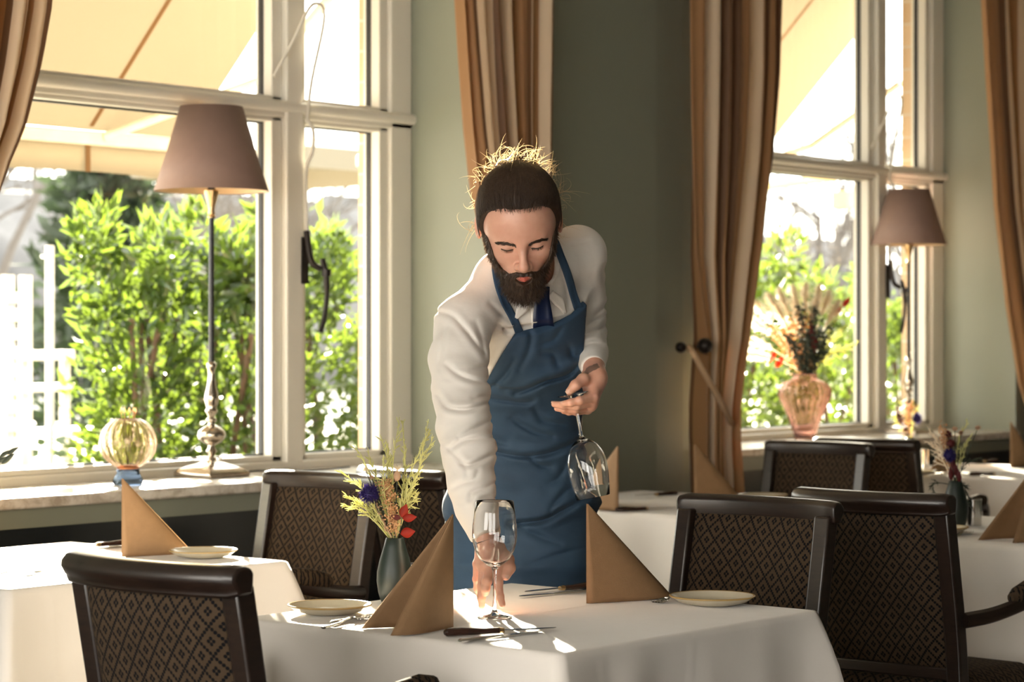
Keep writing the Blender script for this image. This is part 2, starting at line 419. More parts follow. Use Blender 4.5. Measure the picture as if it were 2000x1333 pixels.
tieback('rope tieback with two dark ball knobs on the dark pier', [tuple(py_v(1344, 680, 5.17)), tuple(ta), tuple(py_v(1366, 712, 4.955)), tuple(py_v(1402, 775, 4.95)), tuple(py_v(1424, 818, 4.97)), tuple(py_v(1436, 842, 5.07))],
        [(tuple(py_v(1330, 679, 5.10)), tuple(py_v(1345, 679, 5.19)), .022), (tuple(py_v(1377, 676, 4.95)), tuple(py_v(1362, 678, 5.1)), .030)])

# ================================================================ OUTSIDE
n = NT('terrace paving'); co = n.coord(); f = n.noise(co, 2, 5); n.set(color=n.ramp(f, [(.3, (.30, .28, .25)), (.7, (.42, .40, .36))]), rough=.8)
struct('ground', MB().box(-40, 90, 5.78, 120, -.2, -.1), n.m, smooth=False)
M['awning'] = translucent('cream awning cloth', (.30, .275, .22), (.225, .200, .155), thru=.05, share=.55, var=.03, scale=1.5)
M['seam'] = translucent('awning seam', (.20, .11, .04), (.08, .035, .01), share=.4)
M['alu'] = simple('cream awning bar', (.72, .66, .55), .4)
def awning(label, u0, u1, seams):
    VT, ZT_, VB, ZB_ = 5.80, 3.40, 7.10, 2.10
    root = thing('awning', label, 'awning', ((u0+u1)/2, 5.8, 3.4), 0, 'cream awnings over the windows')
    Mi = Matrix.Translation((-(u0+u1)/2, -5.8, -3.4))
    def P(nm, mb, mat, **kw): mb.xform(Mi); return mb.build(nm, mat, root, **kw)
    P('canopy', MB().add([(u0, VT, ZT_), (u1, VT, ZT_), (u1, VB, ZB_), (u0, VB, ZB_)], [(0, 1, 2, 3)]), M['awning'], solid=.002, smooth=False)
    vs, fs = [], []; K = int((u1-u0)/.04)
    for i in range(K+1):
        x = lerp(u0, u1, i/K); y = VB+.006*math.sin(x*9)
        vs += [(x, VB, ZB_-.03), (x, y+.004, ZB_-.155-.008*math.sin(x*4))]
        if i: fs.append((2*i-2, 2*i, 2*i+1, 2*i-1))
    P('valance', MB().add(vs, fs), M['awning'], solid=.002)
    P('front_bar', MB().box(u0, u1, VB-.03, VB+.02, ZB_-.045, ZB_+.012), M['alu'], bevel=.01)
    m = MB()
    for s in seams: m.add([(s-.012, VT, ZT_-.003), (s+.012, VT, ZT_-.003), (s+.012, VB-.03, ZB_+.027), (s-.012, VB-.03, ZB_+.027)], [(0, 1, 2, 3)]); m.box(s-.012, s+.012, VB-.012, VB-.008, ZB_-.15, ZB_-.045)
    P('seam', m, M['seam'], smooth=False)
    for x in (u0+.15, u1-.45):
        P('arm', MB().tube([(x, 5.8, 2.55), (x+.3, 6.5, 2.3), (x, VB-.03, ZB_-.01)], .018, 8), M['alu'])
awning('cream awning seen through the left window', 3.3, 6.42, (4.7, 5.3, 5.90))
awning('cream awning above the right window, sloping edge against the sky', 7.45, 10.40, (8.0, 8.6, 9.2, 9.8))

M['leaf'] = translucent('laurel leaf', (.022, .046, .014), (.15, .22, .022), rough=.2, share=.38, var=.5, scale=9)
M['bark'] = simple('brown bark', (.07, .045, .03), .9, var=.3)
def leaf_cloud(mb, centre, rad, nn, rr, size=.085, surf=.55):
    for _ in range(nn):
        while True:
            d = Vector((rr.uniform(-1, 1), rr.uniform(-1, 1), rr.uniform(-1, 1)))
            if .02 < d.length < 1: break
        d = d.normalized()*(surf+(1-surf)*rr.random()) if rr.random() < .7 else d
        k = 1+.28*noise.noise(Vector(d)*2.2+Vector(centre))
        p = Vector(centre)+Vector((d.x*rad[0]*k, d.y*rad[1]*k, d.z*rad[2]*k))
        if p.z < -.05: continue
        ax = (d+Vector((rr.gauss(0, .6), rr.gauss(0, .6), rr.gauss(.35, .5)))).normalized()
        sd_ = ax.cross(Vector((rr.gauss(0, 1), rr.gauss(0, 1), rr.gauss(0, 1)))).normalized(); nn_ = ax.cross(sd_)
        L_ = size*rr.uniform(.6, 1.25); W_ = L_*.19
        mb.add([p, p+ax*L_*.4+sd_*W_+nn_*W_*.35, p+ax*L_*.42, p+ax*L_*.4-sd_*W_+nn_*W_*.35, p+ax*L_-nn_*W_*.5], [(0, 1, 2), (0, 2, 3), (1, 4, 2), (2, 4, 3)])
def bush(x, y, rx, ry, h, nn, seed, label):
    rr = random.Random(seed); root = thing('laurel_bush', label, 'bush', (x, y, -.1), 0, 'laurel bushes in the hedge outside')
    mb = MB(); leaf_cloud(mb, (0, 0, h*.5), (rx, ry, h*.54), nn, rr)
    for k in range(7):
        a, t = rr.uniform(-rx*.8, rx*.8), rr.uniform(-ry*.5, ry*.5)
        leaf_cloud(mb, (a, t, h*(.86+.22*rr.random())), (.10, .10, .17), nn//26, rr, .10)
    mb.build('foliage', M['leaf'], root, angle=0)
    st = MB()
    for k in range(5):
        a = rr.uniform(-.3, .3)*rx; st.tube(spline([(a*.4, rr.uniform(-.1, .1), 0), (a, rr.uniform(-.1, .1), h*.4), (a*1.8, rr.uniform(-.2, .2), h*.85)], 4), .015, 6)
    st.build('stem', M['bark'], root)
spots = [(6.98, 8.0, .33, .3, 1.74), (7.42, 7.8, .38, .33, 1.66), (8.02, 8.0, .42, .36, 1.86), (8.78, 7.9, .42, .4, 1.56), (9.5, 7.9, .5, .4, 1.66), (10.3, 7.85, .5, .4, 1.66), (11.0, 7.9, .5, .4, 1.70), (11.75, 8.0, .5, .4, 1.86), (12.5, 7.85, .52, .4, 1.66), (13.4, 7.9, .55, .4, 1.6)]
bl = ['laurel bush at the left end of the hedge, beside the white fence', 'laurel bush behind the brass lamp pole of the left window', 'tall laurel bush just left of the left window mullion', 'laurel bush seen through the narrow pane of the left window',
      'laurel bush hidden mostly behind the pier, left of the vase window hedge', 'laurel bush behind the tied curtain of the right window', 'laurel bush left of the dried bouquet outside the right window', 'tallest laurel bush above the dried bouquet outside', 'laurel bush right of the dried bouquet outside', 'laurel bush seen through the narrow pane of the right window']
for i, ((x, y, rx, ry, h), l) in enumerate(zip(spots, bl)): bush(x, y, rx, ry, h, 2600, 40+i, l)

M['white_wood'] = simple('white painted garden wood', (.60, .56, .50), .6)
M['planter'] = simple('grey green planter', (.10, .11, .075), .7, var=.2)
def world_box(mb, root, x0, x1, y0, y1, z0, z1):
    l = root.location; mb.box(x0-l.x, x1-l.x, y0-l.y, y1-l.y, z0-l.z, z1-l.z); return mb
# slatted fence and bench at the far left, beyond the hedge end
fu0, fu1 = upx(-150, 9.6), upx(62, 9.6)
r = thing('slat_fence', 'white slatted garden fence at the left edge of the left window', 'fence', (fu0, 9.6, -.1))
m = MB()
for k in range(10): world_box(m, r, fu0, fu1, 9.6, 9.62, .62+k*.095, .62+k*.095+.055)
m.build('slat', M['white_wood'], r, smooth=False)
for xx in (fu0+.02, upx(18, 9.6), fu1-.03): world_box(MB(), r, xx, xx+.05, 9.62, 9.67, -.1, 1.62).build('post', M['white_wood'], r, smooth=False)
bu0, bu1 = upx(52, 9.3), upx(147, 9.3)
r = thing('garden_bench', 'white garden bench with horizontal planks beside the slatted fence', 'bench', (bu0, 9.3, -.1))
for z0, z1, dy in ((1.18, 1.23, 0), (1.02, 1.06, 0), (.80, .84, -.35)): world_box(MB(), r, bu0, bu1, 9.3+dy, 9.34+dy*.2, z0, z1).build('plank', M['white_wood'], r, smooth=False)
for xx in (bu0, bu1-.04): world_box(MB(), r, xx, xx+.04, 9.34, 9.38, -.1, 1.23).build('leg', M['white_wood'], r, smooth=False)
pu0, pu1 = upx(45, 8.6), upx(146, 8.6)
r = thing('planter_box', 'grey green planter box on the terrace below the white bench', 'planter', (pu0, 8.6, -.1))
world_box(MB(), r, pu0, pu1, 8.6, 8.95, -.1, .62).build('box', M['planter'], r, bevel=.01)
world_box(MB(), r, pu0-.02, pu1+.02, 8.58, 8.97, .62, .65).build('rim', M['planter'], r, bevel=.006)
p = py_v(97, 480, 9.0); q = tag(MB().tube([(0, 0, 0), (0, 0, p.z+.1)], .022, 10).build('garden_pole', M['white_wood']), 'thin white pole outside left of the laurel hedge', 'pole'); q.location = (p.x, 9.0, -.1)
M['lantern'] = translucent('cream lantern paper', (.6, .5, .3), (.6, .45, .2), share=.5)
p, pl = py_v(1538, 358, 9.4), py_v(1648, 392, 9.4)
r = thing('garden_lantern', 'square cream lantern on a white post and rail outside the right window', 'lantern', (p.x, 9.4, -.1)); Mi = Matrix.Translation(-r.location)
MB().tube([(p.x, 9.4, -.1), (p.x, 9.4, p.z)], .022, 10).xform(Mi).build('post', M['white_wood'], r)
pa, pb = py_v(1490, 366, 9.4), py_v(1700, 338, 9.4)
MB().tube([pa, pb], .03, 8).xform(Mi).build('rail', M['lantern'], r)
Mt = Matrix.Translation(pl-r.location)
MB().prism([(-.07, -.07), (.07, -.07), (.07, .07), (-.07, .07)], -.07, .07).xform(Mt).build('lamp_shade', M['lantern'], r, bevel=.012)
MB().tube([(0, 0, .07), (0, 0, .13)], .006, 6).xform(Mt).build('hook', M['iron'], r)
# distant trees
M['twig'] = simple('pale winter twigs', (.085, .075, .07), .9)
M['conifer'] = translucent('dark conifer', (.028, .042, .025), (.03, .05, .018), share=.3, var=.3)
M['far'] = simple('hazy far wood', (.075, .073, .078), .95, var=.45, scale=.35)
def bare_tree(x, y, h, seed, label):
    rr = random.Random(seed); mb = MB()
    def br(p, d, L_, r0, depth):
        q = p+d*L_; mb.tube([p, lerp(p, q, .5)+Vector((rr.gauss(0, .05), rr.gauss(0, .05), 0))*L_, q], [r0, r0*.85, r0*.65], 4, cap=False)
        if depth <= 0: return
        for _ in range(rr.choice((2, 3, 3))):
            nd = (d+Vector((rr.gauss(0, .55), rr.gauss(0, .55), rr.gauss(.15, .3)))).normalized()
            br(p+d*L_*rr.uniform(.55, 1), nd, L_*rr.uniform(.6, .8), r0*.6, depth-1)
    root = thing('bare_tree', label, 'tree', (x, y, -.1), 0, 'bare winter trees beyond the garden')
    mb.tube([(0, 0, 0), (0, 0, h*.3)], [h*.02, h*.016], 8); mb.build('trunk', M['twig'], root)
    mb = MB(); 
    for _ in range(5): br(Vector((0, 0, h*.26)), Vector((rr.gauss(0, .5), rr.gauss(0, .5), 1)).normalized(), h*.27, h*.013, 5)
    mb.build('branches', M['twig'], root)
for i, (px, v, h, l) in enumerate(((-20, 27, 7.0, 'bare tree at the left edge of the left window'), (300, 30, 6.0, 'bare tree behind the left lampshade'), (430, 21, 4.2, 'bare tree right of the left lamp pole'), (600, 33, 6.4, 'bare tree behind the narrow left pane'),
                                   (1600, 44, 11.5, 'bare tree top above the right window transom'), (1500, 24, 4.6, 'bare tree behind the tied curtain at right'), (1745, 31, 6.2, 'bare tree behind the narrow right pane'))):
    bare_tree(upx(px, v), v, h, 70+i, l)
# far parasol beyond the narrow left pane
pp = py_v(590, 350, 13.0); r = thing('garden_parasol', 'cream parasol standing far out beyond the narrow pane of the left window', 'parasol', (pp.x, 13.0, -.1))
hw, z0, z1 = .95, pp.z+.1+.16, pp.z+.1+.34
MB().add([(-hw, -hw, z0), (hw, -hw, z0), (hw, hw, z0), (-hw, hw, z0), (0, 0, z1)], [(0, 1, 4), (1, 2, 4), (2, 3, 4), (3, 0, 4)]).build('canopy', M['awning'], r, solid=.003, smooth=False)
MB().add([(-hw, -hw, z0), (hw, -hw, z0), (hw, hw, z0), (-hw, hw, z0), (-hw, -hw, z0-.16), (hw, -hw, z0-.16), (hw, hw, z0-.16), (-hw, hw, z0-.16)], [(0, 1, 5, 4), (1, 2, 6, 5), (2, 3, 7, 6), (3, 0, 4, 7)]).build('valance', M['awning'], r, solid=.003, smooth=False)
MB().tube([(0, 0, 0), (0, 0, z1)], .022, 10).build('pole', M['white_wood'], r); MB().lathe([(.001, 0), (.25, 0), (.25, .05), (.03, .08), (.03, .3)], 24).build('base', M['planter'], r, angle=40)
r = thing('conifer_tree', 'dark blurred conifer behind the laurel hedge under the awning', 'tree', (upx(215, 18), 18, -.1))
rr = random.Random(5); m = MB()
for k in range(9): leaf_cloud(m, (0, 0, .5+k*.36), (1.15-.09*k, 1.1-.09*k, .4), 260, rr, .3, .3)
m.build('foliage', M['conifer'], r, angle=0); MB().tube([(0, 0, 0), (0, 0, 3.5)], .12, 8).build('trunk', M['bark'], r)
# far wooded rise, rough outline
m = MB(); vs, fs = [], []; K = 260; rr = random.Random(11)
for j, (dy, dz) in enumerate(((0, 0), (0, .35), (1.5, .7), (4, .92), (9, 1.0))):
    for i in range(K+1):
        x = lerp(10, 75, i/K); hh = 5.5+.9*noise.noise(Vector((x*.16, 3.1, 0)))+.7*noise.noise(Vector((x*.7, 1.1, 0)))+.35*noise.noise(Vector((x*2.3, 0, 5)))
        vs.append((x, 42+dy+.6*noise.noise(Vector((x, j, 0))), -.2+hh*dz))
for j in range(4):
    for i in range(K): q = j*(K+1)+i; fs.append((q, q+1, q+K+2, q+K+1))
struct('hills', m.add(vs, fs), M['far'], angle=0)
# ================================================================ FURNITURE
def chair_proto():
    root = link('dining_chair', None)
    def bx(z): return interp(z, [0, .30, .46, .60, .925], [-.03, .055, .075, .062, 0])
    H, HW = .925, .212
    # crest rail: bowed, rolled over at the back
    m = MB(); prof = [(-.020, -.050), (.016, -.050), (.019, -.030), (.020, -.008), (.012, .002), (-.004, .004), (-.022, .001), (-.033, -.010), (-.035, -.022), (-.028, -.033), (-.021, -.040)]
    K = 24; n = len(prof); vs, fs = [], []
    for i in range(K+1):
        y = lerp(-HW-.006, HW+.006, i/K); x0 = -.040*(1-(y/HW)**2); e = 1 if 0 < i < K else .82
        for (a, b) in prof: vs.append((x0+a*e, y, H+b*e-(1-e)*.02))
    for i in range(K):
        for k in range(n): q = i*n+k; w_ = i*n+(k+1) % n; fs.append((q, w_, w_+n, q+n))
    fs.append(tuple(range(n))[::-1]); fs.append(tuple(K*n+k for k in range(n)))
    m.add(vs, fs).build('top_rail', M['wood'], root, bevel=.004, angle=50)
    for s in (-1, 1):
        m = MB(); Z = [0, .12, .25, .38, .46, .55, .65, .78, H-.03]; vs, fs = [], []
        for z in Z:
            x = bx(z); yy = s*(HW-.022+(.0 if z > .4 else .0)); a, b = (.021, .020) if z > .3 else (.019, .016+.004*z/.3)
            vs += [(x-a, yy-b, z), (x+a, yy-b, z), (x+a, yy+b, z), (x-a, yy+b, z)]
        for i in range(len(Z)-1):
            for k in range(4): q = 4*i+k; w_ = 4*i+(k+1) % 4; fs.append((q, w_, w_+4, q+4))
        fs += [(3, 2, 1, 0), tuple(4*(len(Z)-1)+k for k in range(4))]
        m.add(vs, fs).build('post', M['wood'], root, bevel=.005)
    m = MB()
    m.box(bx(.5)-.014, bx(.5)+.014, -HW+.04, HW-.04, .475, .505)
    m.build('lower_rail', M['wood'], root, bevel=.004)
    # upholstered back, padded on both faces
    m = MB(); Y, Zr = .172, (.503, .884); A, B = 18, 16; vs, fs = [], []
    for side in (-1, 1):
        for j in range(B+1):
            for i in range(A+1):
                y = lerp(-Y, Y, i/A); z = lerp(*Zr, j/B); e = min(1, min(i, A-i)/2.2)*min(1, min(j, B-j)/2.0)
                vs.append((bx(z)-.030*(1-(y/HW)**2)*min(1, (z-.5)/.3)+side*(.008+.016*e**.6), y, z))
    o = (A+1)*(B+1)
    for j in range(B):
        for i in range(A):
            q = j*(A+1)+i; fs.append((q, q+A+1, q+A+2, q+1)); fs.append((o+q, o+q+1, o+q+A+2, o+q+A+1))
    ring = [i for i in range(A)]+[j*(A+1)+A for j in range(B)]+[B*(A+1)+i for i in range(A, 0, -1)]+[j*(A+1) for j in range(B, 0, -1)]
    for k in range(len(ring)): a_, b_ = ring[k], ring[(k+1) % len(ring)]; fs.append((a_, b_, o+b_, o+a_))
    m.add(vs, fs).build('back_panel', M['pat_yz'], root, angle=50)
    # seat
    m = MB(); A = 20; vs, fs = [], []
    def sxy(i, j):
        x = lerp(.05, .50, i/A); y = lerp(-1, 1, j/A)*(lerp(.205, .25, i/A)); return x, y
    for i in range(A+1):
        for j in range(A+1):
            x, y = sxy(i, j); e = min(1, min(i, A-i)/3)*min(1, min(j, A-j)/3); vs.append((x, y, .428+.050*e**.45+.006*math.sin(math.pi*i/A)*math.sin(math.pi*j/A)))
    for i in range(A+1):
        for j in range(A+1): x, y = sxy(i, j); vs.append((x, y, .415))
    o = (A+1)**2
    for i in range(A):
        for j in range(A): q = i*(A+1)+j; fs += [(q, q+1, q+A+2, q+A+1), (o+q, o+q+A+1, o+q+A+2, o+q+1)]
    ring = [i for i in range(A)]+[j*(A+1)+A for j in range(A)]+[A*(A+1)+i for i in range(A, 0, -1)]+[j*(A+1) for j in range(A, 0, -1)]
    for k in range(len(ring)): a_, b_ = ring[k], ring[(k+1) % len(ring)]; fs.append((a_, b_, o+b_, o+a_))
    m.add(vs, fs).build('seat', M['pat_xy'], root, angle=60)
    m = MB().prism([(.06, -.205), (.495, -.248), (.495, .248), (.06, .205)], .355, .416); m.build('seat_frame', M['wood'], root, smooth=False, bevel=.006)
    for s in (-1, 1):
        m = MB(); m.tube([(.468, s*.222, 0), (.468, s*.222, .30), (.468, s*.222, .356)], [.015, .022, .023], 4); m.build('leg', M['wood'], root, smooth=False, bevel=.004)
        p = spline([(bx(.625)+.01, s*.212, .622), (.16, s*.240, .630), (.28, s*.260, .650), (.375, s*.263, .668), (.425, s*.260, .655), (.43, s*.254, .60), (.405, s*.247, .50), (.41, s*.244, .40)], 6)
        MB().tube(p, [.019]*len(p), 8, flat=.75).build('armrest', M['wood'], root)
        p = [(.225, s*.250, .664), (.245, s*.254, .668), (.30, s*.260, .680), (.37, s*.263, .689), (.405, s*.262, .686), (.418, s*.262, .680)]
        MB().tube(p, [.012, .022, .026, .026, .022, .012], 12, flat=.8).build('arm_pad', M['pat_xy'], root)
    return root
proto = chair_proto(); first = [True]
def chair(u, v, rz, label):
    o = proto if first[0] else dup(proto); first[0] = False
    o.location = (u, v, 0); o.rotation_euler = (0, 0, math.radians(rz)); return tag(o, label, 'chair', 'patterned dining chairs around the tables')
def chair_px(pxl, yl, pxr, yr, rz, label, z=.925):
    a, b = pz(pxl, yl, z), pz(pxr, yr, z); m = (a+b)/2; return chair(m.x, m.y, rz, label)
chair_px(143, 1079, 478, 1108, 0, 'dark wood chair with patterned back, seen from behind at front left')
chair_px(1330, 967, 1636, 983, 180, 'patterned chair facing the front table, behind the plate at its right')
chair_px(1557, 955, 1858, 966, 0, 'dark chair seen from behind, its armrest reaching to the right picture edge')
chair_px(1503, 861, 1697, 869, 180, 'dark chair below the ribbed flower vase, left of its twin')
chair_px(1600, 853, 1789, 861, 0, 'dark chair right of its twin, next to the far right table')
chair_px(530, 919, 735, 934, 180, 'patterned armchair below the left sill, left of the green flower vase')
chair_px(690, 903, 905, 932, -14, 'patterned chair half hidden behind the waiter and the green sprigs')

def cloth(name, label, u0, u1, v0, v1, hem, seed, z=.75):
    cx, cy = (u0+u1)/2, (v0+v1)/2; a, b = (u1-u0)/2, (v1-v0)/2; rr = random.Random(seed)
    root = thing('dining_table', label[0], 'table', (cx, cy, 0), 0, 'square dining tables')
    MB().box(-a+.008, a-.008, -b+.008, b-.008, .722, z-.004).build('tabletop', M['wood'], root, smooth=False, bevel=.004)
    for sx in (-1, 1):
        for sy in (-1, 1): MB().box(sx*(a-.06)-.025, sx*(a-.06)+.025, sy*(b-.06)-.025, sy*(b-.06)+.025, 0, .722).build('leg', M['wood'], root, smooth=False, bevel=.004)
    NP = 88; per = []     # points per side
    for sd_ in range(4):
        for k in range(NP):
            t = k/NP; per.append((sd_, t))
    def pt(sd_, t, g):    # point on rounded square grown by g
        c = [(-a, -b), (a, -b), (a, b), (-a, b)]; p, q = c[sd_], c[(sd_+1) % 4]
        return Vector((lerp(p[0], q[0], t), lerp(p[1], q[1], t))), [Vector((0, -1)), Vector((1, 0)), Vector((0, 1)), Vector((-1, 0))]
    vs, fs = [], []; ncol = len(per)
    rows = [(s_, None) for s_ in (.02, .12, .25, .4, .55, .68, .79, .88, .945, .975)]+[(None, t) for t in (0, .004, .012, .022, .04, .07, .11, .16, .23, .32, .42, .55, .7, .85, 1)]
    seg = [rr.uniform(0, 6.3) for _ in range(8)]; drop = z-hem
    for s_, t in rows:
        for j, (sd_, q) in enumerate(per):
            p, N_ = pt(sd_, q, 0)
            if s_ is not None:
                x, y = p.x*s_, p.y*s_
                wz = .0016*noise.noise(Vector((x*5+seed, y*5, 0)))+.0009*noise.noise(Vector((x*14, y*14+seed, 2)))
                for cr in (-.28, 0, .28):       # ironing creases
                    wz += .0016*math.exp(-((x-cr)/.006)**2)+.0016*math.exp(-((y-cr*.95)/.006)**2)
                vs.append((x, y, z+max(-.0015, wz)*min(1, (1-s_)*14+.2)))
            else:
                L_ = 2*(a if sd_ in (0, 2) else b); d0, d1 = q*L_, (1-q)*L_; d = min(d0, d1)
                prev = (sd_-1) % 4 if d0 < d1 else (sd_+1) % 4
                cn = math.exp(-(d/.055)**2); n_ = N_[sd_]; dg = (n_+N_[prev]).normalized()
                r0 = .010; h = t*drop
                edge = r0*math.sin(min(1, t/.022)*math.pi/2) if t < .022 else r0
                flare = .115*(1-math.exp(-h/.20))*cn
                dip = -.018*(1-math.exp(-h/.2))*math.exp(-((d-.13)/.05)**2)
                wav = (.015*math.sin(q*9+seg[sd_])+.006*math.sin(q*21+seg[sd_+4]))*(1-cn)*min(1, h/.18)+.006*min(1, h/.1)*noise.noise(Vector((q*9, sd_*3+seed, h*5)))
                crz = .0030*(math.exp(-((q-.47)/.005)**2)+.5*math.exp(-((q-.13-.05*sd_)/.008)**2))*min(1, h*30)
                crz += .0036*math.exp(-((h-.075)/.006)**2)*(1-cn)
                off = n_*(edge+dip+wav+crz+.02*min(1, h/.5))+dg*flare
                zz = z-(r0*(1-math.cos(min(1, t/.022)*math.pi/2)) if t < .022 else h)-.06*cn*t
                vs.append((p.x+off.x, p.y+off.y, zz))
    for i in range(len(rows)-1):
        for j in range(ncol): q = i*ncol+j; w_ = i*ncol+(j+1) % ncol; fs.append((q, w_, w_+ncol, q+ncol))
    fs.append(tuple(range(ncol)))
    c = MB().add(vs, fs).build('tablecloth', M['cloth'], None, angle=0); c.location = (cx, cy, 0)
    tag(c, label[1], 'tablecloth', 'white tablecloths'); return root
T1 = (3.13, 3.945, 2.50, 3.29)
cloth('t', ('square table the waiter leans over, under its white cloth', 'white tablecloth on the front table with the sunlit patches'), *T1, .12, 1)
cloth('t', ('square table at the left edge below the window sill', 'white tablecloth at the left edge, tan napkin and plate on it'), 3.15, 3.985, 4.05, 4.86, .12, 2)
cloth('t', ('square table at the right edge behind the armrest of the dark chair', 'white tablecloth at the right edge under the steel cup'), 5.50, 6.35, 2.60, 3.42, .12, 3)
cloth('t', ('square table between the waiter and the right chairs', 'white tablecloth behind the waiter at right, dark knife on it'), 5.78, 6.62, 4.14, 4.92, .12, 4)
cloth('t', ('farthest square table at the right, below the pale wall', 'white tablecloth on the farthest table at right'), 8.08, 8.95, 4.08, 4.92, .12, 5)
TZ = .7515

# ---------------------------------------------------------------- table ware
def plate(p, label, r=.083):
    root = thing('side_plate', label, 'plate', (p.x, p.y, TZ+.0005), 0, 'cream side plates with ochre rims')
    m = MB(); s = r/.083
    m.lathe([(.0004, 0), (.045*s, 0), (.048*s, .001), (.066*s, .006), (.080*s, .0155), (.0825*s, .0175), (.0815*s, .0190), (.079*s, .018), (.066*s, .0095), (.050*s, .0055), (.0004, .005)], 64); m.build('dish', M['plate'], root, angle=60)
    m = MB(); t = []
    m.lathe([(.0822*s, .0160), (.0834*s, .0172), (.0834*s, .0188), (.0815*s, .0197), (.0790*s, .0190), (.0815*s, .0180)], 64); m.build('rim', M['rim'], root)
    return root
plate(pz(644, 1199, .752), 'cream plate with ochre rim left of the front tan napkin')
plate(pz(1391, 1181, .752), 'cream plate with ochre rim at the right of the front table', .088)
plate(pz(397, 1089, .752), 'cream plate on the left table right of its napkin', .085)
plate(pz(1490, 977, .752), 'plate rim showing just above the patterned chair back at right', .083)
plate(pz(1832, 1042, .752), 'plate edge peeping out right of the dark chair back', .085)
plate(pz(1790, 929, .752), 'plate on the farthest table beside its steel cup', .083)

def oriented(root, A, B):
    """root empty at A, local +x along A->B"""
    d = B-A; root.location = (A.x, A.y, A.z); root.rotation_euler = (0, -math.asin(max(-1, min(1, d.z/d.length))), math.atan2(d.y, d.x)); return d.length
def steak_knife(A, B, label):
    root = thing('steak_knife', label, 'knife', (0, 0, 0), 0, 'knives with dark handles'); L_ = oriented(root, A, B); h = L_*.5
    m = MB(); P_ = [(0, 0, .007), (.004, 0, .007), (h*.3, 0, .0075), (h*.7, 0, .006), (h*.97, 0, .0065)]; m.tube(P_, [.006, .010, .0105, .008, .0085], 10, flat=.7, up=(0, 1, 0)); m.build('handle', M['knifewood'], root)
    m = MB(); m.tube([(h*.955, 0, .0065), (h*1.05, 0, .0065)], [.0088, .006], 10, flat=.72, up=(0, 1, 0)); m.build('bolster', M['brass'], root)
    m = MB(); bl_ = [(h, -.006), (h+.01, -.008), (L_*.85, -.010), (L_*.96, -.005), (L_, .002), (L_*.9, .005), (h+.02, .006), (h, .006)]
    m.prism(bl_, .006, .0076); m.build('blade', M['steel'], root, smooth=False, bevel=.0005); return root
def table_knife(A, B, label):
    root = thing('table_knife', label, 'knife', (0, 0, 0), 0, 'steel table knives'); L_ = oriented(root, A, B); h = L_*.52
    m = MB(); m.tube([(0, 0, .004), (.004, 0, .004), (h*.4, 0, .004), (h, 0, .004)], [.004, .0075, .0065, .0045], 10, flat=.5, up=(0, 1, 0)); m.build('handle', M['steel'], root)
    m = MB(); m.prism([(h, -.005), (h+.01, -.0075), (L_*.92, -.009), (L_*.99, -.003), (L_, .002), (L_*.95, .006), (h, .005)], .0032, .0046); m.build('blade', M['steel'], root, smooth=False, bevel=.0005); return root
def fork(A, B, label):
    """handle end A, tine tips B"""
    root = thing('table_fork', label, 'fork', (0, 0, 0), 0, 'steel forks'); L_ = oriented(root, A, B)
    m = MB(); m.tube(spline([(0, 0, .003), (L_*.3, 0, .004), (L_*.58, 0, .010), (L_*.70, 0, .007)], 5), [.0055]+[.0052]*5+[.0035]*5+[.0026]*4+[.006], 8, flat=.45, up=(0, 1, 0)); m.build('handle', M['steel'], root)
    m = MB(); vs, fs = [], []
    for i in range(6):
        t = i/5; x = lerp(L_*.69, L_*.80, t); wd = .005+.0065*math.sin(min(1, t*1.3)*math.pi/2)
        for y in (-wd, 0, wd): vs += [(x, y, .007-.004*t+abs(y)*.12), (x, y, .0085-.004*t+abs(y)*.12)]
    for i in range(5):
        for k in range(2): q = i*6+k*2; fs += [(q, q+6, q+8, q+2), (q+1, q+3, q+9, q+7)]
    for i in range(5): q = i*6; fs += [(q, q+1, q+7, q+6), (q+4, q+10, q+11, q+5)]
    fs += [(0, 2, 3, 1), (2, 4, 5, 3), (30, 31, 33, 32), (32, 33, 35, 34)]
    m.add(vs, fs).build('head', M['steel'], root)
    for k in range(4):
        y = (k-1.5)*.0062; m = MB(); m.tube([(L_*.79, y*.95, .0045), (L_*.88, y, .0025), (L_*.96, y, .004), (L_, y*.97, .0075)], [.0019, .0017, .0014, .0005], 6); m.build('tine', M['steel'], root)
    return root
def tp(px, py, dz=0): p = pz(px, py, TZ); p.z += dz; return p
def toward(A, px, py, L_): B = tp(px, py); d = (B-A); d.z = 0; return A+d.normalized()*L_
a = tp(868, 1244); steak_knife(a, toward(a, 1040, 1236, .22), 'dark handled steak knife in front of the tan napkin')
a = tp(897, 1257); table_knife(a, toward(a, 1075, 1234, .21), 'steel table knife lying nearest the front table edge')
a = tp(1168, 1148); steak_knife(a, toward(a, 992, 1166, .22), 'steak knife behind the napkin right of the waiter hand')
a = tp(1158, 1158); table_knife(a, toward(a, 1010, 1169, .19), 'steel knife just in front of the steak knife by the waiter hand')
a = tp(1352, 1164); fork(a, toward(a, 1252, 1188, .185), 'fork with tines up left of the plate at the right of the front table')
a = tp(632, 1230); fork(a, toward(a, 740, 1204, .18), 'fork handle reaching out beneath the left side of the front napkin')
a = tp(648, 1221); table_knife(a, toward(a, 760, 1196, .16), 'small knife handle behind the fork at the front napkin')
a = tp(258, 1064); steak_knife(a, toward(a, 120, 1074, .21), 'brown handled knife on the left table behind its napkin')
a = tp(252, 1070); table_knife(a, toward(a, 150, 1078, .19), 'steel knife on the left table beside the brown handle')
a = tp(372, 1074); fork(a, toward(a, 290, 1086, .17), 'fork resting left of the plate on the left table')
a = tp(-60, 1131); fork(a, toward(a, 85, 1120, .19), 'fork pointing in at the left picture edge')
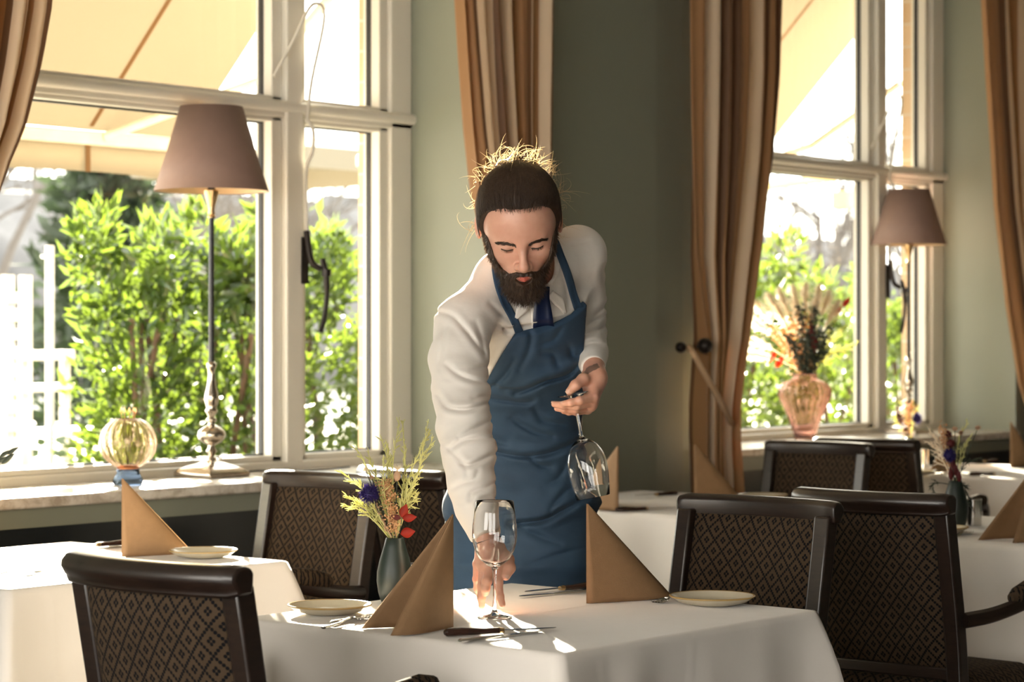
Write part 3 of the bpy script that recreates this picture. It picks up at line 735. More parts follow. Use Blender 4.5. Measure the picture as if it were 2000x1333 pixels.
a = tp(1203, 1000); steak_knife(a, toward(a, 1308, 996, .22), 'dark knife on the table behind the waiter, near its front edge')
a = tp(1322, 967); steak_knife(a, toward(a, 1240, 972, .20), 'dark knife at the far side of the table behind the waiter')
a = tp(1862, 1052); fork(a, toward(a, 1926, 1034, .17), 'fork on the right table in front of the steel cup')
a = tp(1948, 903); steak_knife(a, toward(a, 1905, 906, .2), 'dark knife at the back of the farthest table')
a = tp(1893, 930); steak_knife(a, toward(a, 1955, 929, .21), 'dark knife at the front of the farthest table')

def napkin(S_, T1_, T2_, h, label, curl=.012):
    """pyramid-folded napkin: upright fold at S_, two slanting wings to T1_ and T2_"""
    root = thing('folded_napkin', label, 'napkin', (S_.x, S_.y, TZ), 0, 'tan folded napkins')
    for T in (T1_, T2_):
        if T is None: continue
        d = Vector((T.x-S_.x, T.y-S_.y, 0)); L_ = d.length; d.normalize(); nn_ = Vector((-d.y, d.x, 0))
        oth = T2_ if T is T1_ else T1_
        sg = 1.0
        if oth is not None: sg = -1.0 if nn_.dot(Vector((oth.x-T.x, oth.y-T.y, 0))) > 0 else 1.0
        for lay in (0, 1):     # two layers joined by the rolled fold on the slanting edge
            vs, fs = [], []; A, B = 12, 16
            for j in range(B+1):
                t = j/B; z = h*(1-t) if j else h-.0003; wd = L_*t
                for i in range(A+1):
                    s_ = i/A; bow = sg*(.010*math.sin(math.pi*s_)*t + curl*t*math.sin(math.pi*min(1, s_*1.0))*s_)
                    off = (lay*2-1)*sg*(.0016+.006*t*math.sin(math.pi*s_**3))
                    p = d*(wd*s_)+nn_*(bow+off); vs.append((p.x, p.y, max(z*1.0, .0)+.0006))
            for j in range(B):
                for i in range(A): q = j*(A+1)+i; fs.append((q, q+1, q+A+2, q+A+1))
            MB().add(vs, fs).build('wing_layer', M['napkin'], root, solid=.0011, angle=0)
    return root
napkin(tp(884, 1226), tp(764, 1243), tp(706, 1229), .213, 'large tan napkin standing open at the front edge of the table')
napkin(tp(1147, 1180), tp(1312, 1166), tp(1285, 1150), .205, 'tan napkin standing right of the waiter on the front table')
napkin(tp(239, 1089), tp(376, 1080), tp(350, 1068), .195, 'tan napkin standing on the left table below the ribbed globe')
napkin(tp(1207, 1000), tp(1120, 990), tp(1130, 979), .205, 'tan napkin seen behind the upside down wine glass')
napkin(tp(1357, 985), tp(1452, 978), tp(1440, 970), .195, 'tan napkin right of the dark pier, its tip before the curtain')
napkin(tp(2026, 1052), tp(1979, 1062), tp(1911, 1056), .205, 'tan napkin standing at the right edge beside the fork')
napkin(tp(1974, 914), tp(2030, 910), tp(2022, 903), .19, 'tan napkin on the farthest table at the right picture edge')
napkin(tp(1853, 920), tp(1816, 925), tp(1822, 917), .17, 'small looking tan napkin on the farthest table behind the dried flowers')

def tumbler(p, label, r=.0255, h=.077):
    root = thing('steel_cup', label, 'cup', (p.x, p.y, TZ), 0, 'small steel cups')
    MB().lathe([(.0004, 0), (r, 0), (r, h), (r-.0012, h), (r-.0012, .003), (.0004, .003)], 40).build('wall', M['steel'], root, angle=30)
    MB().lathe([(r+.0006, h-.002), (r+.0012, h-.0008), (r+.0004, h+.0006), (r-.0016, h+.0004), (r-.0016, h-.002)], 40).build('rim', M['steel'], root); return root
tumbler(tp(1900, 1027), 'steel cup beside the vase on the right table')
tumbler(tp(800, 1157), 'steel cup half hidden by the green vase and the front napkin', h=.060)
tumbler(tp(1802, 914), 'steel cup on the farthest table right of the dark chair')

def wine_glass(label, loc, rot=None):
    root = thing('wine_glass', label, 'wine glass', loc, 0, 'clear wine glasses')
    if rot is not None: root.rotation_mode = 'QUATERNION'; root.rotation_quaternion = rot
    m = MB()
    outer = [(.0004, 0), (.0335, 0), (.0345, .0006), (.0340, .0014), (.020, .0040), (.008, .0080), (.0042, .016), (.0034, .040), (.0034, .075), (.0042, .092), (.0075, .0985), (.018, .104), (.030, .115), (.0385, .130), (.0428, .146), (.0440, .160), (.0432, .180), (.0405, .203), (.0372, .2275)]
    inner = [(.0366, .2280), (.0360, .2272), (.0393, .203), (.0420, .180), (.0428, .160), (.0416, .146), (.0373, .131), (.029, .1165), (.017, .1065), (.006, .1035), (.0004, .103)]
    m.lathe(outer+inner, 72); m.build('glass', M['glass'], root, angle=0); return root
G1 = tp(966, 1207)
wine_glass('wine glass being set down on the front table by the waiter', (G1.x, G1.y, TZ))

def vase(p, label, flowers):
    root = thing('bud_vase', label, 'vase', (p.x, p.y, TZ), 0, 'dark green bud vases with dried flowers')
    MB().lathe([(.0004, 0), (.024, 0), (.028, .003), (.034, .022), (.0375, .046), (.0365, .064), (.031, .090), (.023, .116), (.0185, .133), (.0168, .1345), (.0155, .132), (.018, .115), (.0004, .03)], 48).build('body', M['green_vase'], root, angle=0)
    flowers(root); return root
M['sprig'] = translucent('pale green dried sprig', (.62, .62, .32), (.88, .86, .46), share=.5, var=.2, scale=20)
M['spik'] = translucent('blue thistle', (.030, .020, .13), (.06, .03, .25), share=.3, var=.3, scale=60)
M['bunny'] = translucent('pale bunny tail', (.62, .42, .28), (.7, .5, .35), share=.4, var=.1)
M['peach'] = translucent('peach dried cluster', (.72, .45, .24), (.8, .5, .25), share=.35, var=.2, scale=60)
M['redleaf'] = translucent('red dried leaf', (.28, .03, .015), (.85, .06, .02), share=.5, var=.2, scale=30)
M['maroon'] = translucent('burgundy dried bloom', (.10, .012, .015), (.25, .02, .02), share=.3, var=.2, scale=30)
M['cream'] = translucent('cream pampas', (.9, .84, .74), (1, .93, .82), share=.72, var=.1)
M['dkstem'] = simple('dark dried foliage', (.035, .045, .03), .7, var=.4, scale=30)
RV = Vector((CA, -CB, 0)); FV = Vector((CB, CA, 0)); UV_ = Vector((0, 0, 1))
def bq(x, z, y=0): return RV*x+FV*y+UV_*z     # bouquet coordinates: right, up, back
def sprig(root, tip, rr, side=9, mat='sprig', base=(0, .12), r=.0012, sl=.020, name='sprig'):
    m = MB(); a = bq(base[0], base[1], 0); t = bq(*tip); mid = lerp(a, t, .5)+bq(rr.gauss(0, .008), .02, rr.gauss(0, .008))
    P_ = spline([a, mid, t], 8); m.tube(P_, [r*1.3*(1-.6*i/len(P_)) for i in range(len(P_))], 5)
    for k in range(side*2):
        i = int(lerp(len(P_)*.30, len(P_)-1, k/(side*2))); p = P_[i]; d = (P_[min(i+1, len(P_)-1)]-P_[i-1]).normalized()
        L_ = sl*rr.uniform(.7, 1.3)*(1.25-.6*k/(side*2)); o = (d*1.1+Vector((rr.gauss(0, .5), rr.gauss(0, .5), rr.gauss(0, .5)))).normalized()
        m.tube([p, p+o*L_*.5+UV_*.001, p+o*L_+d*.003], [r*.9, r*1.1, r*.3], 4)
        for q in range(2): o2 = (o+Vector((rr.gauss(0, .6), rr.gauss(0, .6), rr.gauss(0, .6)))).normalized(); b_ = p+o*L_*rr.uniform(.3, .7); m.tube([b_, b_+o2*L_*.4], [r*.9, r*.3], 4)
    m.build(name, M[mat], root)
def spiky(root, c, R_, rr, nn=420, mat='spik', name='thistle_head', stem=True, ell=(1, 1, 1), hair=.45, core=.6, axis=None, w=.0009):
    m = MB(); C_ = bq(*c); bm = bmesh.new(); bmesh.ops.create_icosphere(bm, subdivisions=2, radius=1)
    E_ = lambda d: RV*(d.x*ell[0])+UV_*(d.z*ell[2])+FV*(d.y*ell[1])
    Q = Vector((0, 0, 1)).rotation_difference(bq(*axis).normalized()) if axis else None
    F_ = (lambda d: Q@Vector((d.x*ell[0], d.y*ell[1], d.z*ell[2]))) if Q else E_
    m.add([C_+F_(v.co)*R_*core for v in bm.verts], [tuple(v.index for v in f.verts) for f in bm.faces]); bm.free()
    for _ in range(nn):
        d = Vector((rr.gauss(0, 1), rr.gauss(0, 1), rr.gauss(0, 1))).normalized(); a = C_+F_(d)*R_*core*.9; dd = F_(d).normalized()
        dd = (dd+Vector((rr.gauss(0, .25), rr.gauss(0, .25), rr.gauss(0, .25)))).normalized(); b = C_+F_(d)*R_*core+dd*R_*hair*rr.uniform(.7, 1.2)
        s_ = dd.orthogonal().normalized()*w; m.add([a-s_, a+s_, b], [(0, 1, 2)]); s2 = dd.cross(s_).normalized()*w; m.add([a-s2, a+s2, b], [(0, 1, 2)])
    m.build(name, M[mat], root, angle=0)
    if stem: MB().tube(spline([bq(0, .12, 0), bq(c[0]*.5, (c[1]+.12)/2, c[2]*.5), C_], 5), .0012, 5).build('stem', M['dkstem'], root)
def leaf(root, p0, p1, wd, mat, name='leaf', n_=None):
    A, B = bq(*p0), bq(*p1); d = B-A; s_ = (n_ or FV).cross(d).normalized(); nn_ = d.normalized().cross(s_); m = MB(); vs, fs = [], []
    for i in range(9):
        t = i/8; w_ = wd*math.sin(math.pi*min(.995, t**.8))+.0004
        for k in (-1, -.5, 0, .5, 1): vs.append(A+d*t+s_*w_*k+nn_*(abs(k)*w_*.45-.1*d.length*math.sin(math.pi*t)))
    for i in range(8):
        for k in range(4): q = i*5+k; fs.append((q, q+1, q+6, q+5))
    m.add(vs, fs).build(name, M[mat], root, solid=.0005, angle=0)
def cluster(root, pts, R_, nn, mat, rr, name='flower_cluster', br=.0022):
    m = MB(); P_ = spline([bq(*p) for p in pts], 6); m.tube(P_, .0013, 5)
    for _ in range(nn):
        c = rr.choice(P_[2:])+Vector((rr.gauss(0, R_), rr.gauss(0, R_), rr.gauss(0, R_*.8)));
        r_ = br*rr.uniform(.7, 1.3); o = Vector((rr.gauss(0, 1), rr.gauss(0, 1), rr.gauss(0, 1))).normalized()
        a = o.orthogonal().normalized(); b = o.cross(a); m.add([c+o*r_, c+a*r_, c+b*r_, c-a*r_, c-b*r_, c-o*r_], [(0, 1, 2), (0, 2, 3), (0, 3, 4), (0, 4, 1), (5, 2, 1), (5, 3, 2), (5, 4, 3), (5, 1, 4)])
    m.build(name, M[mat], root, angle=0)
# positions in bouquet coordinates come from px offsets around the vase mouth
def mk(pxb, pyb, Z):      # pixel -> bouquet coordinates for a vase whose foot is at (pxb,pyb)
    k = Z/FPX; return lambda px, py, y=0: ((px-pxb)*k, (pyb-py)*k, y)
V1 = tp(771, 1178); ZV = V1.dot(FV)
def flowers1(r):
    rr = random.Random(3); g = mk(771, 1178, ZV)
    for (x, y, d) in ((664, 918, .0), (672, 968, .01), (690, 870, .02), (672, 985, -.01), (780, 815, .01), (758, 866, .0), (838, 842, .02), (848, 832, -.01), (836, 820, .02), (718, 882, .0), (742, 850, .01), (812, 938, .0), (815, 968, .01), (820, 922, -.01), (700, 942, -.015), (693, 985, .0), (750, 890, -.01), (790, 870, .02)):
        if d < -.005 and x > 830: y += 20
        sprig(r, g(x, y, d), rr, 10 if y < 900 else 9)
    cluster(r, [g(771, 1050), g(790, 930, .01), g(786, 825, .01)], .0022, 110, 'sprig', rr, 'seed_spike', .0018)
    cluster(r, [g(768, 1048), g(764, 985, -.01), g(756, 940, -.012)], .0075, 330, 'peach', rr, br=.0025)
    cluster(r, [g(766, 1050, -.01), g(745, 1010, -.01), g(735, 985, -.01)], .0016, 60, 'bunny', rr, 'curled_husk', .0025)
    cluster(r, [g(775, 1048, -.01), g(770, 1015, -.015), g(765, 990, -.02)], .0055, 160, 'peach', rr, br=.0022)
    spiky(r, g(723, 963, -.02), .0235, rr)
    spiky(r, g(726, 932, -.005), .0090, rr, 160, 'bunny', 'bunny_tail', True, (.55, .55, 1.7), .35, .6, (-.5, 0, 1), .0004)
    spiky(r, g(714, 917, -.005), .009, rr, 130, 'cream', 'dried_bloom', True, (1, 1, .8), 1.0, .3, None, .0003)
    spiky(r, g(776, 930, -.01), .0085, rr, 90, 'bunny', 'dried_bloom', True, (1, 1, 1.5), .2, .85, None, .0006)
    spiky(r, g(777, 915, -.01), .009, rr, 170, 'cream', 'dried_bloom', False, (1, 1, .7), 1.2, .25, None, .0003)
    leaf(r, g(787, 1012, -.02), g(815, 1008, -.03), .0085, 'redleaf'); leaf(r, g(785, 1010, -.02), g(795, 984, -.02), .009, 'redleaf'); leaf(r, g(784, 1012, -.02), g(765, 1006, -.03), .0055, 'maroon'); leaf(r, g(783, 1042, -.02), g(812, 1036, -.03), .0105, 'redleaf')
    MB().tube(spline([bq(*g(777, 1050, -.003)), bq(*g(783, 1030, -.015)), bq(*g(786, 1010, -.02))], 5), .001, 5).build('stem', M['dkstem'], r)
vase(V1, 'dark green vase with dried flowers and red leaves behind the front napkin', flowers1)
V3 = tp(1866, 1030); Z3 = V3.dot(FV)
def flowers3(r):
    rr = random.Random(8); g = mk(1866, 1030, Z3)
    spiky(r, g(1852, 889, -.02), .0225, rr); spiky(r, g(1852, 849), .012, rr, 200, 'maroon', 'dark_bloom', True, (1, 1, 1), .4, .75); spiky(r, g(1855, 867, -.01), .014, rr, 200, 'maroon', 'dark_bloom', True, (1, 1, 1), .35, .8)
    for x, y, ax in ((1910, 836, (.5, 0, 1)), (1865, 838, (-.1, 0, 1)), (1877, 846, (.15, 0, 1))): spiky(r, g(x, y), .013, rr, 260, 'bunny', 'bunny_tail', True, (.55, .55, 1.6), .4, .6, ax, .0005)
    cluster(r, [g(1862, 945), g(1848, 870), g(1840, 835)], .009, 200, 'peach', rr, br=.003)
    for t in ((1814, 840, 0), (1818, 862, .01), (1826, 855, .02), (1838, 850, .01)): sprig(r, g(*t), rr, 5, 'cream', sl=.03, r=.0022, name='dried_strand')
    for t in ((1893, 822, .02), (1896, 850, .0), (1900, 1000, -.01), (1895, 975, .02), (1918, 895, .01), (1826, 968, .01), (1888, 860, 0)): sprig(r, g(*t), rr, 7, 'dkstem' if t[1] > 880 else 'sprig', sl=.018)
    for q in ((1856, 925), (1866, 918), (1872, 930), (1860, 905)): leaf(r, g(q[0], q[1]+14, -.015), g(q[0]-3, q[1]-14, -.02), .007, 'maroon')
vase(V3, 'dark green vase with bunny tails and a purple thistle on the right table', flowers3)
p5 = cf((1778-1000)/FPX*9.45, 9.45, TZ)
def flowers5(r):
    rr = random.Random(12); g = mk(1778, 908, 9.45)
    spiky(r, g(1789, 806, -.02), .0235, rr, 420, 'spik'); cluster(r, [g(1776, 850), g(1762, 815), g(1752, 790)], .008, 130, 'maroon', rr, br=.004)
    cluster(r, [g(1778, 850), g(1772, 805), g(1777, 780)], .012, 180, 'peach', rr, br=.004)
    spiky(r, g(1765, 792), .02, rr, 200, 'cream', 'dried_bloom', True, (1, 1, 1), .5, .6)
    for t in ((1795, 780, .02), (1745, 800, .0), (1758, 775, .01), (1784, 772, 0)): sprig(r, g(*t), rr, 7, 'sprig', sl=.02)
vase(p5, 'green vase with a blue thistle on the farthest table below the right lamp', flowers5)
p2 = Vector((3.52, 4.78, TZ)); 
def flowers2(r):
    rr = random.Random(15); Z2 = p2.dot(FV); X2 = p2.dot(RV)/Z2*FPX+1000; Y2 = HY+(CH-TZ)/Z2*FPX; g = mk(X2, Y2, Z2)
    MB().tube(spline([bq(0, .12, 0), bq(.06, .19, 0), bq(*g(8, 897))], 6), .0015, 5).build('stem', M['dkstem'], r)
    for k, (x, y) in enumerate(((36, 874), (30, 886), (20, 880), (14, 892), (6, 890), (-4, 898), (24, 893), (2, 906))): leaf(r, g(x-22, y+14), g(x, y), .005, 'dkstem')
    spiky(r, g(X2+20, 890), .022, rr, 200, 'spik')
vase(p2, 'vase just past the left picture edge, its dark leafy sprig reaching in', flowers2)

# ---------------------------------------------------------------- window sills
def table_lamp(x, y, s, label, cable):
    root = thing('table_lamp', label, 'lamp', (x, y, SILL+.0005), 0, 'tall sill lamps with mauve shades'); root.scale = (s, s, s)
    m = MB(); q = .088; lv = [(q, 0), (q, .012), (q*.96, .016), (q*.80, .026), (q*.5, .038), (q*.26, .046), (q*.2, .052)]; vs, fs = [], []
    for a, z in lv: vs += [(-a, -a, z), (a, -a, z), (a, a, z), (-a, a, z)]
    for i in range(len(lv)-1):
        for k in range(4): fs.append((4*i+k, 4*i+(k+1) % 4, 4*i+4+(k+1) % 4, 4*i+4+k))
    fs += [(3, 2, 1, 0), tuple(4*(len(lv)-1)+k for k in range(4))]; m.add(vs, fs).build('base', M['silver'], root, bevel=.003, angle=35)
    P_ = [(.0004, .048), (.018, .05), (.015, .058), (.009, .064), (.012, .072), (.018, .080), (.012, .090), (.011, .100), (.028, .108), (.042, .120), (.046, .133), (.042, .146), (.026, .158), (.012, .166), (.011, .172), (.017, .178), (.017, .184), (.010, .190), (.013, .198), (.021, .210), (.016, .220), (.019, .232), (.024, .248), (.022, .262), (.015, .290), (.011, .325), (.012, .345), (.016, .352), (.0155, .362), (.010, .368), (.0004, .370)]
    MB().lathe(P_, 32).build('stem', M['silver'], root, angle=50)
    MB().tube([(0, 0, .365), (0, 0, .845)], [.0095, .0085], 16).build('pole', M['black'], root)
    MB().lathe([(.0004, .832), (.012, .832), (.013, .838), (.010, .842), (.012, .848), (.010, .856), (.013, .876), (.019, .896), (.023, .910), (.024, .920), (.018, .924), (.0004, .925)], 24).build('socket', M['brass'], root, angle=50)
    MB().lathe([(.0004, .92), (.012, .92), (.013, .955), (.0004, .957)], 16).build('bulb_holder', M['black'], root)
    sh = MB().lathe([(.184, .918), (.150, 1.02), (.100, 1.190)], 64).build('lamp_shade', M['shade'], root, solid=.0015, angle=0)
    MB().lathe([(.1815, .920), (.1475, 1.02), (.0975, 1.188)], 64).build('lining', M['shade_in'], sh, angle=0)
    m = MB()
    for k in range(3): a = k*2.094+.4; m.tube([(0, 0, 1.165), (.1*math.cos(a), .1*math.sin(a), 1.185)], .0018, 5)
    m.tube([(0, 0, .95), (0, 0, 1.17)], .0025, 6); m.build('harp', M['brass'], root)
    if cable: m = MB(); m.tube([Vector(c) for c in spline(cable, 6)], .003, 6).build('cable', M['black'], root)
lp = pd(413, 930, 7.42)
table_lamp(lp.x, lp.y, 1.0, 'lamp with black pole standing on the left window sill', [(.08, -.02, .006), (.16, -.05, .012), (.26, -.03, .004), (.42, -.06, .004), (.62, -.02, .004)])
lp = pd(1775, 846, 10.75)
table_lamp(lp.x, lp.y, .955, 'lamp on the right window sill, by the narrow pane', None)
# ribbed glass globe on the left sill
gp = pd(250, 947, 7.0); r = thing('glass_globe_vase', 'ribbed amber glass globe on a clear foot on the left sill', 'vase', (gp.x, gp.y, SILL+.0005))
rib = lambda t, z: 1+.022*math.cos(18*t+(z-.06)*30)
R_ = .087; C_ = .127; prof = [(.034, .046), (.030, .052)]
for k in range(22):
    a = math.radians(-64+k*6.1); prof.append((R_*math.cos(a), C_+R_*math.sin(a)*.93))
prof += [(prof[-1][0]-.002, prof[-1][1]+.0015)]+[(max(.004, a-.003), b) for a, b in prof[::-1][1:-2]]+[(.028, .053), (.0004, .055)]
MB().lathe(prof, 144, rib=rib).build('globe', M['amber'], r, angle=0)
MB().lathe([(.0004, 0), (.043, 0), (.046, .004), (.046, .014), (.040, .024), (.034, .036), (.035, .046), (.0004, .050)], 48).build('foot', glass_mat('blue grey glass', (.42, .5, .62)), r, angle=0)
MB().lathe([(.0004, .048), (.033, .048), (.034, .054), (.030, .060), (.0004, .060)], 40).build('copper_band', simple('copper candle cup', (.6, .25, .12), .3, .8), r)
m = MB()
for k in range(9): a = k*.7; m.tube([(0, 0, .06), (.012*math.cos(a), .012*math.sin(a), .14), (.022*math.cos(a), .022*math.sin(a), .222)], [.001, .001, .0008], 4); m.add([(.022*math.cos(a)+x_, .022*math.sin(a)+y_, .215+z_) for x_, y_, z_ in ((0, 0, 0), (.009, .004, .008), (0, 0, .02), (-.009, -.004, .008))], [(0, 1, 2, 3)])
m.build('dried_stem', M['peach'], r)
# ribbed vase with pampas bouquet on the right sill
vp = pd(1572, 861, 9.95); r = thing('pampas_vase', 'ribbed amber glass vase holding a pampas bouquet on the right sill', 'vase', (vp.x, vp.y, SILL+.0005))
rib2 = lambda t, z: 1+.028*math.cos(22*t)
P_ = [(.0004, 0), (.042, 0), (.045, .004), (.043, .012), (.052, .045), (.070, .095), (.090, .140), (.108, .180), (.115, .205), (.112, .225), (.098, .245), (.075, .258), (.058, .264), (.050, .272), (.052, .285), (.058, .291)]
MB().lathe(P_+[(a-.003, b) for a, b in P_[::-1][:-3]]+[(.0004, .012)], 132, rib=rib2).build('body', glass_mat('smoky rose glass', (.90, .76, .72), .02), r, angle=0)
g = mk(1572, 861, 9.95); rr = random.Random(21)
def plume(root, tip, L_, wd, mat='cream', nn=260, base=(0, .27, 0), name='pampas_plume'):
    A, B = bq(*base), bq(*tip); P_ = spline([A, lerp(A, B, .5)+UV_*.02, B], 10); m = MB(); m.tube(P_, .0012, 4)
    for _ in range(nn):
        t = 1-rr.random()*min(1, L_/(B-A).length); i = min(len(P_)-2, int(t*(len(P_)-1))); p = lerp(P_[i], P_[i+1], rr.random()); d = (P_[i+1]-P_[i]).normalized()
        e = math.sin(math.pi*min(1, max(.08, (1-t)*(B-A).length/L_)))*.8+.3; o = (d*1.6+Vector((rr.gauss(0, .8), rr.gauss(0, .8), rr.gauss(0, .8)))).normalized(); q = p+o*wd*e*2.2; s_ = o.orthogonal().normalized()*.0028
        m.add([p-s_, p+s_, q], [(0, 1, 2)])
    m.build(name, M[mat], root, angle=0)
for x, y, d in ((1464, 618, 0), (1458, 660, .02), (1456, 690, -.02), (1476, 590, .03), (1500, 575, .0), (1525, 565, .05), (1548, 560, -.03), (1575, 556, .03), (1600, 560, .0), (1622, 570, .04), (1515, 600, -.04), (1590, 585, -.05), (1638, 590, 0), (1555, 590, .0)): plume(r, g(x, y, d), .13, .022, base=(0, .29, 0), nn=420)
for x, y, d in ((1530, 640, -.03), (1545, 625, .02), (1562, 635, -.05), (1512, 640, 0), (1578, 615, -.02)): cluster(r, [g(1572, 735), g((x+1572)/2, (y+735)/2+5, d), g(x, y, d)], .016, 190, 'peach', rr, br=.005)
for x, y, d in ((1560, 600, -.06), (1590, 605, -.05), (1575, 650, -.07), (1600, 650, -.04), (1540, 660, -.06), (1620, 640, 0), (1610, 680, -.03)): cluster(r, [g(1572, 735), g((x+1572)/2, (y+735)/2, d), g(x, y, d)], .012, 230, 'dkstem', rr, 'dark_foliage', .006)
for x, y, d in ((1640, 610, 0), (1650, 640, .02), (1660, 675, 0), (1672, 672, -.02), (1630, 660, .03)): sprig(r, g(x, y, d), rr, 8, 'sprig', base=(0, .28), sl=.04, r=.002)
for x, y in ((1655, 588), (1640, 605), (1510, 695), (1525, 705)): leaf(r, g(x-10, y+12), g(x+6, y-8), .012, 'redleaf')
leaf(r, g(1588, 690, -.06), g(1578, 628, -.07), .016, 'maroon')
# ================================================================ THE WAITER
f32 = np.float32
def v3(*a): return np.array(a, dtype=np.float64)
def PP(px, py, Y): return v3((px-1000)/FPX*Y, Y, CH-(py-HY)/FPX*Y)
_tab = np.random.default_rng(5).random((32, 32, 32)).astype(f32)
def vn(P, sc, off=0.0):
    """value noise in 0..1; sc a scale triple"""
    q = P*np.asarray(sc, dtype=f32)+f32(off+100); i = np.floor(q).astype(np.int32); t = (q-i).astype(f32); t = t*t*(3-2*t)
    i &= 31; j = (i+1) & 31; a, b, c = i[:, 0], i[:, 1], i[:, 2]; A, B, Cc = j[:, 0], j[:, 1], j[:, 2]; x, y, z = t[:, 0], t[:, 1], t[:, 2]
    L = lambda p, q_, w_: p+(q_-p)*w_
    return L(L(L(_tab[a, b, c], _tab[A, b, c], x), L(_tab[a, B, c], _tab[A, B, c], x), y), L(L(_tab[a, b, Cc], _tab[A, b, Cc], x), L(_tab[a, B, Cc], _tab[A, B, Cc], x), y), z)
def smin(a, b, k):
    h = np.maximum(k-np.abs(a-b), 0)/k; return np.minimum(a, b)-h*h*k*.25
def smax(a, b, k): return -smin(-a, -b, k)
def rcone(P, a, b, ra, rb):
    a = np.asarray(a, f32); d = np.asarray(b, f32)-a; L2 = float(d@d)+1e-12; t = np.clip(((P-a)@d)/f32(L2), 0, 1)
    q = P-a-t[:, None]*d; return np.sqrt((q*q).sum(1))-(ra+(rb-ra)*t)
def chain(P, pts, rad, k=.01):
    d = None
    for i in range(len(pts)-1):
        e = rcone(P, pts[i], pts[i+1], rad[i], rad[i+1]); d = e if d is None else smin(d, e, k)
    return d
def ell(P, c, r):
    q = P-np.asarray(c, f32); r = np.asarray(r, f32); k0 = np.sqrt(((q/r)**2).sum(1))+1e-6; k1 = np.sqrt(((q/(r*r))**2).sum(1))+1e-6; return k0*(k0-1)/k1
def sections(P, secs, k=.02, grow=0.0, rmul=1.0):
    """secs: (centre, lateral axis, half width, half depth) joined into a trunk"""
    out = None
    for i in range(len(secs)-1):
        c0, r0, a0, b0 = secs[i]; c1, r1, a1, b1 = secs[i+1]; ax = c1-c0; L_ = np.linalg.norm(ax); ax = ax/L_
        q = P-np.asarray(c0, f32); s_ = q@np.asarray(ax, f32); t = np.clip(s_/L_, 0, 1)
        rr_ = r0/np.linalg.norm(r0)*.5+r1/np.linalg.norm(r1)*.5; rr_ = rr_-ax*(rr_@ax); rr_ /= np.linalg.norm(rr_); nn_ = np.cross(ax, rr_)
        x = q@np.asarray(rr_, f32); y = q@np.asarray(nn_, f32); a = a0+(a1-a0)*t+grow; b = b0+(b1-b0)*t+grow
        k0 = np.sqrt((x/a)**2+(y/b)**2)+1e-6; k1 = np.sqrt((x/(a*a))**2+(y/(b*b))**2)+1e-6; d = k0*(k0-1)/k1
        e = np.abs(s_-t*L_); d = np.where(e > 0, np.sqrt(np.maximum(d, 0)**2+e*e)+np.minimum(d, 0)*np.exp(-e/.02), d)
        out = d if out is None else smin(out, d, k)
    return out
def mesh_sdf(f, lo, hi, h, B=24):
    lo = np.asarray(lo, float); n = np.ceil((np.asarray(hi, float)-lo)/(h*B)).astype(int); NX, NY, NZ = (int(q)*B+4 for q in n)
    bi = np.stack(np.meshgrid(*[np.arange(q) for q in n], indexing='ij'), -1).reshape(-1, 3)
    cen = (lo+(bi+.5)*B*h).astype(f32); keep = np.abs(f(cen)) < B*h*.5*1.732*1.45+.012; bi = bi[keep]
    g = np.stack(np.meshgrid(*[np.arange(B+1)]*3, indexing='ij'), -1).reshape(-1, 3)
    ids, pos, quads = [], [], []
    key = lambda c: (c[:, 0].astype(np.int64)*NY+c[:, 1])*NZ+c[:, 2]
    cor = np.array([(a, b, c) for a in (0, 1) for b in (0, 1) for c in (0, 1)]); E = [(i, j) for i in range(8) for j in range(i+1, 8) if np.abs(cor[i]-cor[j]).sum() == 1]
    for s0 in range(0, len(bi), 16):
        bb = bi[s0:s0+16]; G = (bb[:, None, :]*B+g[None]).reshape(-1, 3); D = f((lo+G*h).astype(f32)).reshape(len(bb), B+1, B+1, B+1)
        for q in range(len(bb)):
            d = D[q]; base = bb[q]*B; sg = d < 0
            if sg.all() or not sg.any(): continue
            cnt = sum(sg[a:B+a, b:B+b, c:B+c].astype(np.int8) for a, b, c in cor); act = np.argwhere((cnt > 0) & (cnt < 8))
            if len(act):
                vals = np.stack([d[act[:, 0]+a, act[:, 1]+b, act[:, 2]+c] for a, b, c in cor], 1); acc = np.zeros((len(act), 3)); w_ = np.zeros(len(act))
                for i, j in E:
                    vi, vj = vals[:, i], vals[:, j]; cr = (vi < 0) != (vj < 0); t = np.where(cr, vi/np.where(cr, vi-vj, 1), 0)
                    acc += cr[:, None]*(cor[i]+t[:, None]*(cor[j]-cor[i])); w_ += cr
                ids.append(key(act+base)); pos.append(lo+(act+base+acc/w_[:, None])*h)
            for ax in range(3):
                sl0 = [slice(0, B)]*3; sl1 = [slice(0, B)]*3; sl1[ax] = slice(1, B+1); s_a = sg[tuple(sl0)]; s_b = sg[tuple(sl1)]; e = np.argwhere(s_a != s_b)
                if not len(e): continue
                inside = s_a[tuple(e.T)]; c = e+base; u_, w2 = np.zeros(3, int), np.zeros(3, int); u_[(ax+1) % 3] = 1; w2[(ax+2) % 3] = 1
                k4 = np.stack([key(c-u_-w2), key(c-w2), key(c), key(c-u_)], 1); k4[~inside] = k4[~inside][:, ::-1]; quads.append(k4)
    ids = np.concatenate(ids); pos = np.concatenate(pos); quads = np.concatenate(quads)
    uid, first_ = np.unique(ids, return_index=True); pos = pos[first_]; ix = np.searchsorted(uid, quads); ix = np.clip(ix, 0, len(uid)-1); ok = (uid[ix] == quads).all(1)
    return pos, ix[ok]
